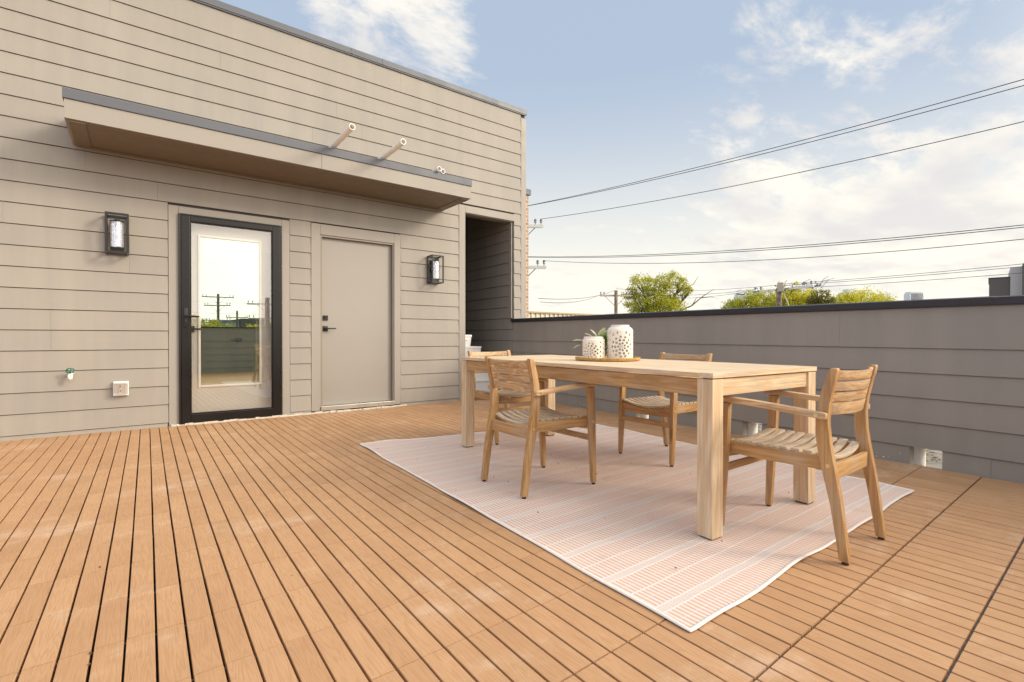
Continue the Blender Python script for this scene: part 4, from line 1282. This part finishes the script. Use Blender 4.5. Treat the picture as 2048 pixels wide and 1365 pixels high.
tree('broad_tree', 'bushy green tree behind the crowded pole', (58.9, 30.7), 4.0, [off(-.6, 4.9, 1.8, 1.3), off(1.4, 5.2, 1.9, 1.5), off(3.2, 5.0, 1.7, 1.2), off(-1.8, 4.4, 1.3, 1.0)], LA, 9500, .11, seed=5, group=TG)
tree('broad_tree', 'taller yellowish tree just right of the crowded pole', (62.2, 28.3), 4.5, [off(1.6, 6.9, 1.0, 1.0), off(2.4, 5.5, 1.9, 1.4), off(.4, 5.6, 1.5, 1.2), off(3.6, 4.9, 1.4, 1.0)], LB, 8500, .11, seed=6, group=TG)
tree('broad_tree', 'small dark bushy tree between the yellow crowns', (49.4, 19.1), 3.6, [off(0, 4.5, .95, 1.0), off(-.6, 4.0, .8, .7), off(.7, 4.2, .7, .7)], LC, 3600, .09, seed=8, group=TG)
tree('broad_tree', 'wide bright yellow green dome of a tree, furthest right', (64.2, 20.5), 3.8, [off(0, 4.7, 2.3, 1.6), off(-2.0, 4.2, 1.7, 1.5), off(2.1, 4.3, 1.8, 1.3), off(3.3, 3.9, 1.2, .9)], LB, 14000, .10, seed=9, group=TG)

# houses and towers beyond
nh = thing('modern_house', 'dark and white boxy house top at the far right over the parapet', 'house', (82.3, 13.0, -6.2), math.atan2(-.987, .156))
MB().box(0, 0, 0, 1.80, 9, 14.34).build('dark_wing', MS['bld_dark'], nh)
MB().box(-.06, -.06, 14.341, 1.799, 9.06, 14.44).build('parapet_cap', MS['backing'], nh)
MB().box(1.81, -.4, 0, 2.80, 9, 15.50).build('white_wing', MS['bld_white'], nh)
MB().box(2.81, -1.6, 0, 9, 9, 15.74).build('dark_tower', MS['bld_dark'], nh)


def tower(label, x, y, w, z0, steps, rz):
    t = thing('distant_tower', label, 'tower', (x, y, -6.2), rz, 'pale downtown towers on the horizon')
    s = MB(); win = MB()
    for (a, b, zt) in steps:
        s.box(a, 0, 0, b, 24, zt + 6.2)
        zz = zt - 20
        while zz > 20:
            win.box(a + .6, -.15, zz, b - .6, 0, zz + 1.4); zz -= 4
    s.build('wall', MS['tower'], t); win.build('window_band', MS['tower_win'], t)


rzt = math.atan2(-.6032, .7976)
tower('pale twin stepped tower just left of the lower trees', 1434, 796, 0, 0, [(0, 18, 113), (18.2, 46, 128), (21, 43, 136)], rzt)
tower('pale tower showing between the yellowish tree and the crowded pole', 1601, 670, 0, 0, [(0, 28, 158)], rzt)
tower('pale tower top just above the yellow green dome', 1706, 592, 0, 0, [(0, 14, 140), (14.2, 36, 150)], rzt)
tower('small pale tower beside the right slope of the yellow green dome', 1804, 517, 0, 0, [(0, 20, 137)], rzt)
tower('flat topped pale tower standing alone near the far right', 1867, 469.5, 0, 0, [(0, 42, 137), (3, 39, 142)], rzt)

# ------------------------------------------------------------------ behind the camera, mirrored in the door glass
MG = 'utility poles mirrored in the glass door'
pole('utility_pole', 'thick wooden pole with two thin crossarms mirrored at the right of the glass door', (9.39, -36.5), 4.6, .19, [(4.0, 1.6, 0.2, 'arm_wood', 0), (2.7, 1.5, 0.2, 'arm_wood', 0)], group=MG)
pole('utility_pole', 'tallest pole of the mirrored cluster in the glass door', (7.8, -56.5), 6.3, .14, [(5.9, 1.7, 0.1, 'arm_wood', 0), (4.9, 1.5, 0.5, 'arm_wood', 0), (3.1, 1.3, 0.0, 'arm_wood', 0)], group=MG)
pole('utility_pole', 'slim pole in the middle of the mirrored cluster', (10.6, -62.0), 4.6, .12, [(3.7, 1.3, 0.1, 'arm_wood', 0)], group=MG)
pole('utility_pole', 'short slim pole at the left of the mirrored cluster', (6.6, -60.0), 3.2, .11, [(2.9, 1.2, 0.1, 'arm_wood', 0)], group=MG)
bh = thing('warehouse', 'blue grey warehouse mirrored low in the glass door', 'building', (9.6, -74, -6.2))
MB().box(0, -8, 0, 3.0, 0, 9.8).build('wall', MS['bld_blue'], bh)
MB().box(3.1, -8, 0, 6.5, .3, 10.2).build('dark_wing', MS['bld_dark'], bh)
MB().box(-.2, -8.2, 9.801, 3.05, .2, 9.95).build('roof_edge', MS['coping'], bh)
HG = 'hedge of trees mirrored in the glass door'
for k, x in enumerate((1.5, 5.0, 8.6, 12.5, 16.5, 21.0)):
    labs = ['first', 'second', 'third', 'fourth', 'fifth', 'sixth']
    tree('bushy_tree', labs[k] + ' tree from the left in the row mirrored low in the glass door', (x, -52 - (k % 3) * 2), 0.5, [(-1.2, 0, 1.2, 2.0, 1.6), (1.2, .4, 1.3 + .4 * (k % 2), 1.9, 1.6)], LA, 2600, .16, seed=20 + k, group=HG)
for k, (z, s_) in enumerate(((5.9, .8), (4.6, .7), (2.9, .5))):
    cable(['uppermost', 'middle', 'lowest'][k] + ' wire strung between the mirrored poles', sagline((-12, -56, z), (9.4 + 20, -42, z - .6), s_), .014, 'wires mirrored in the glass door')
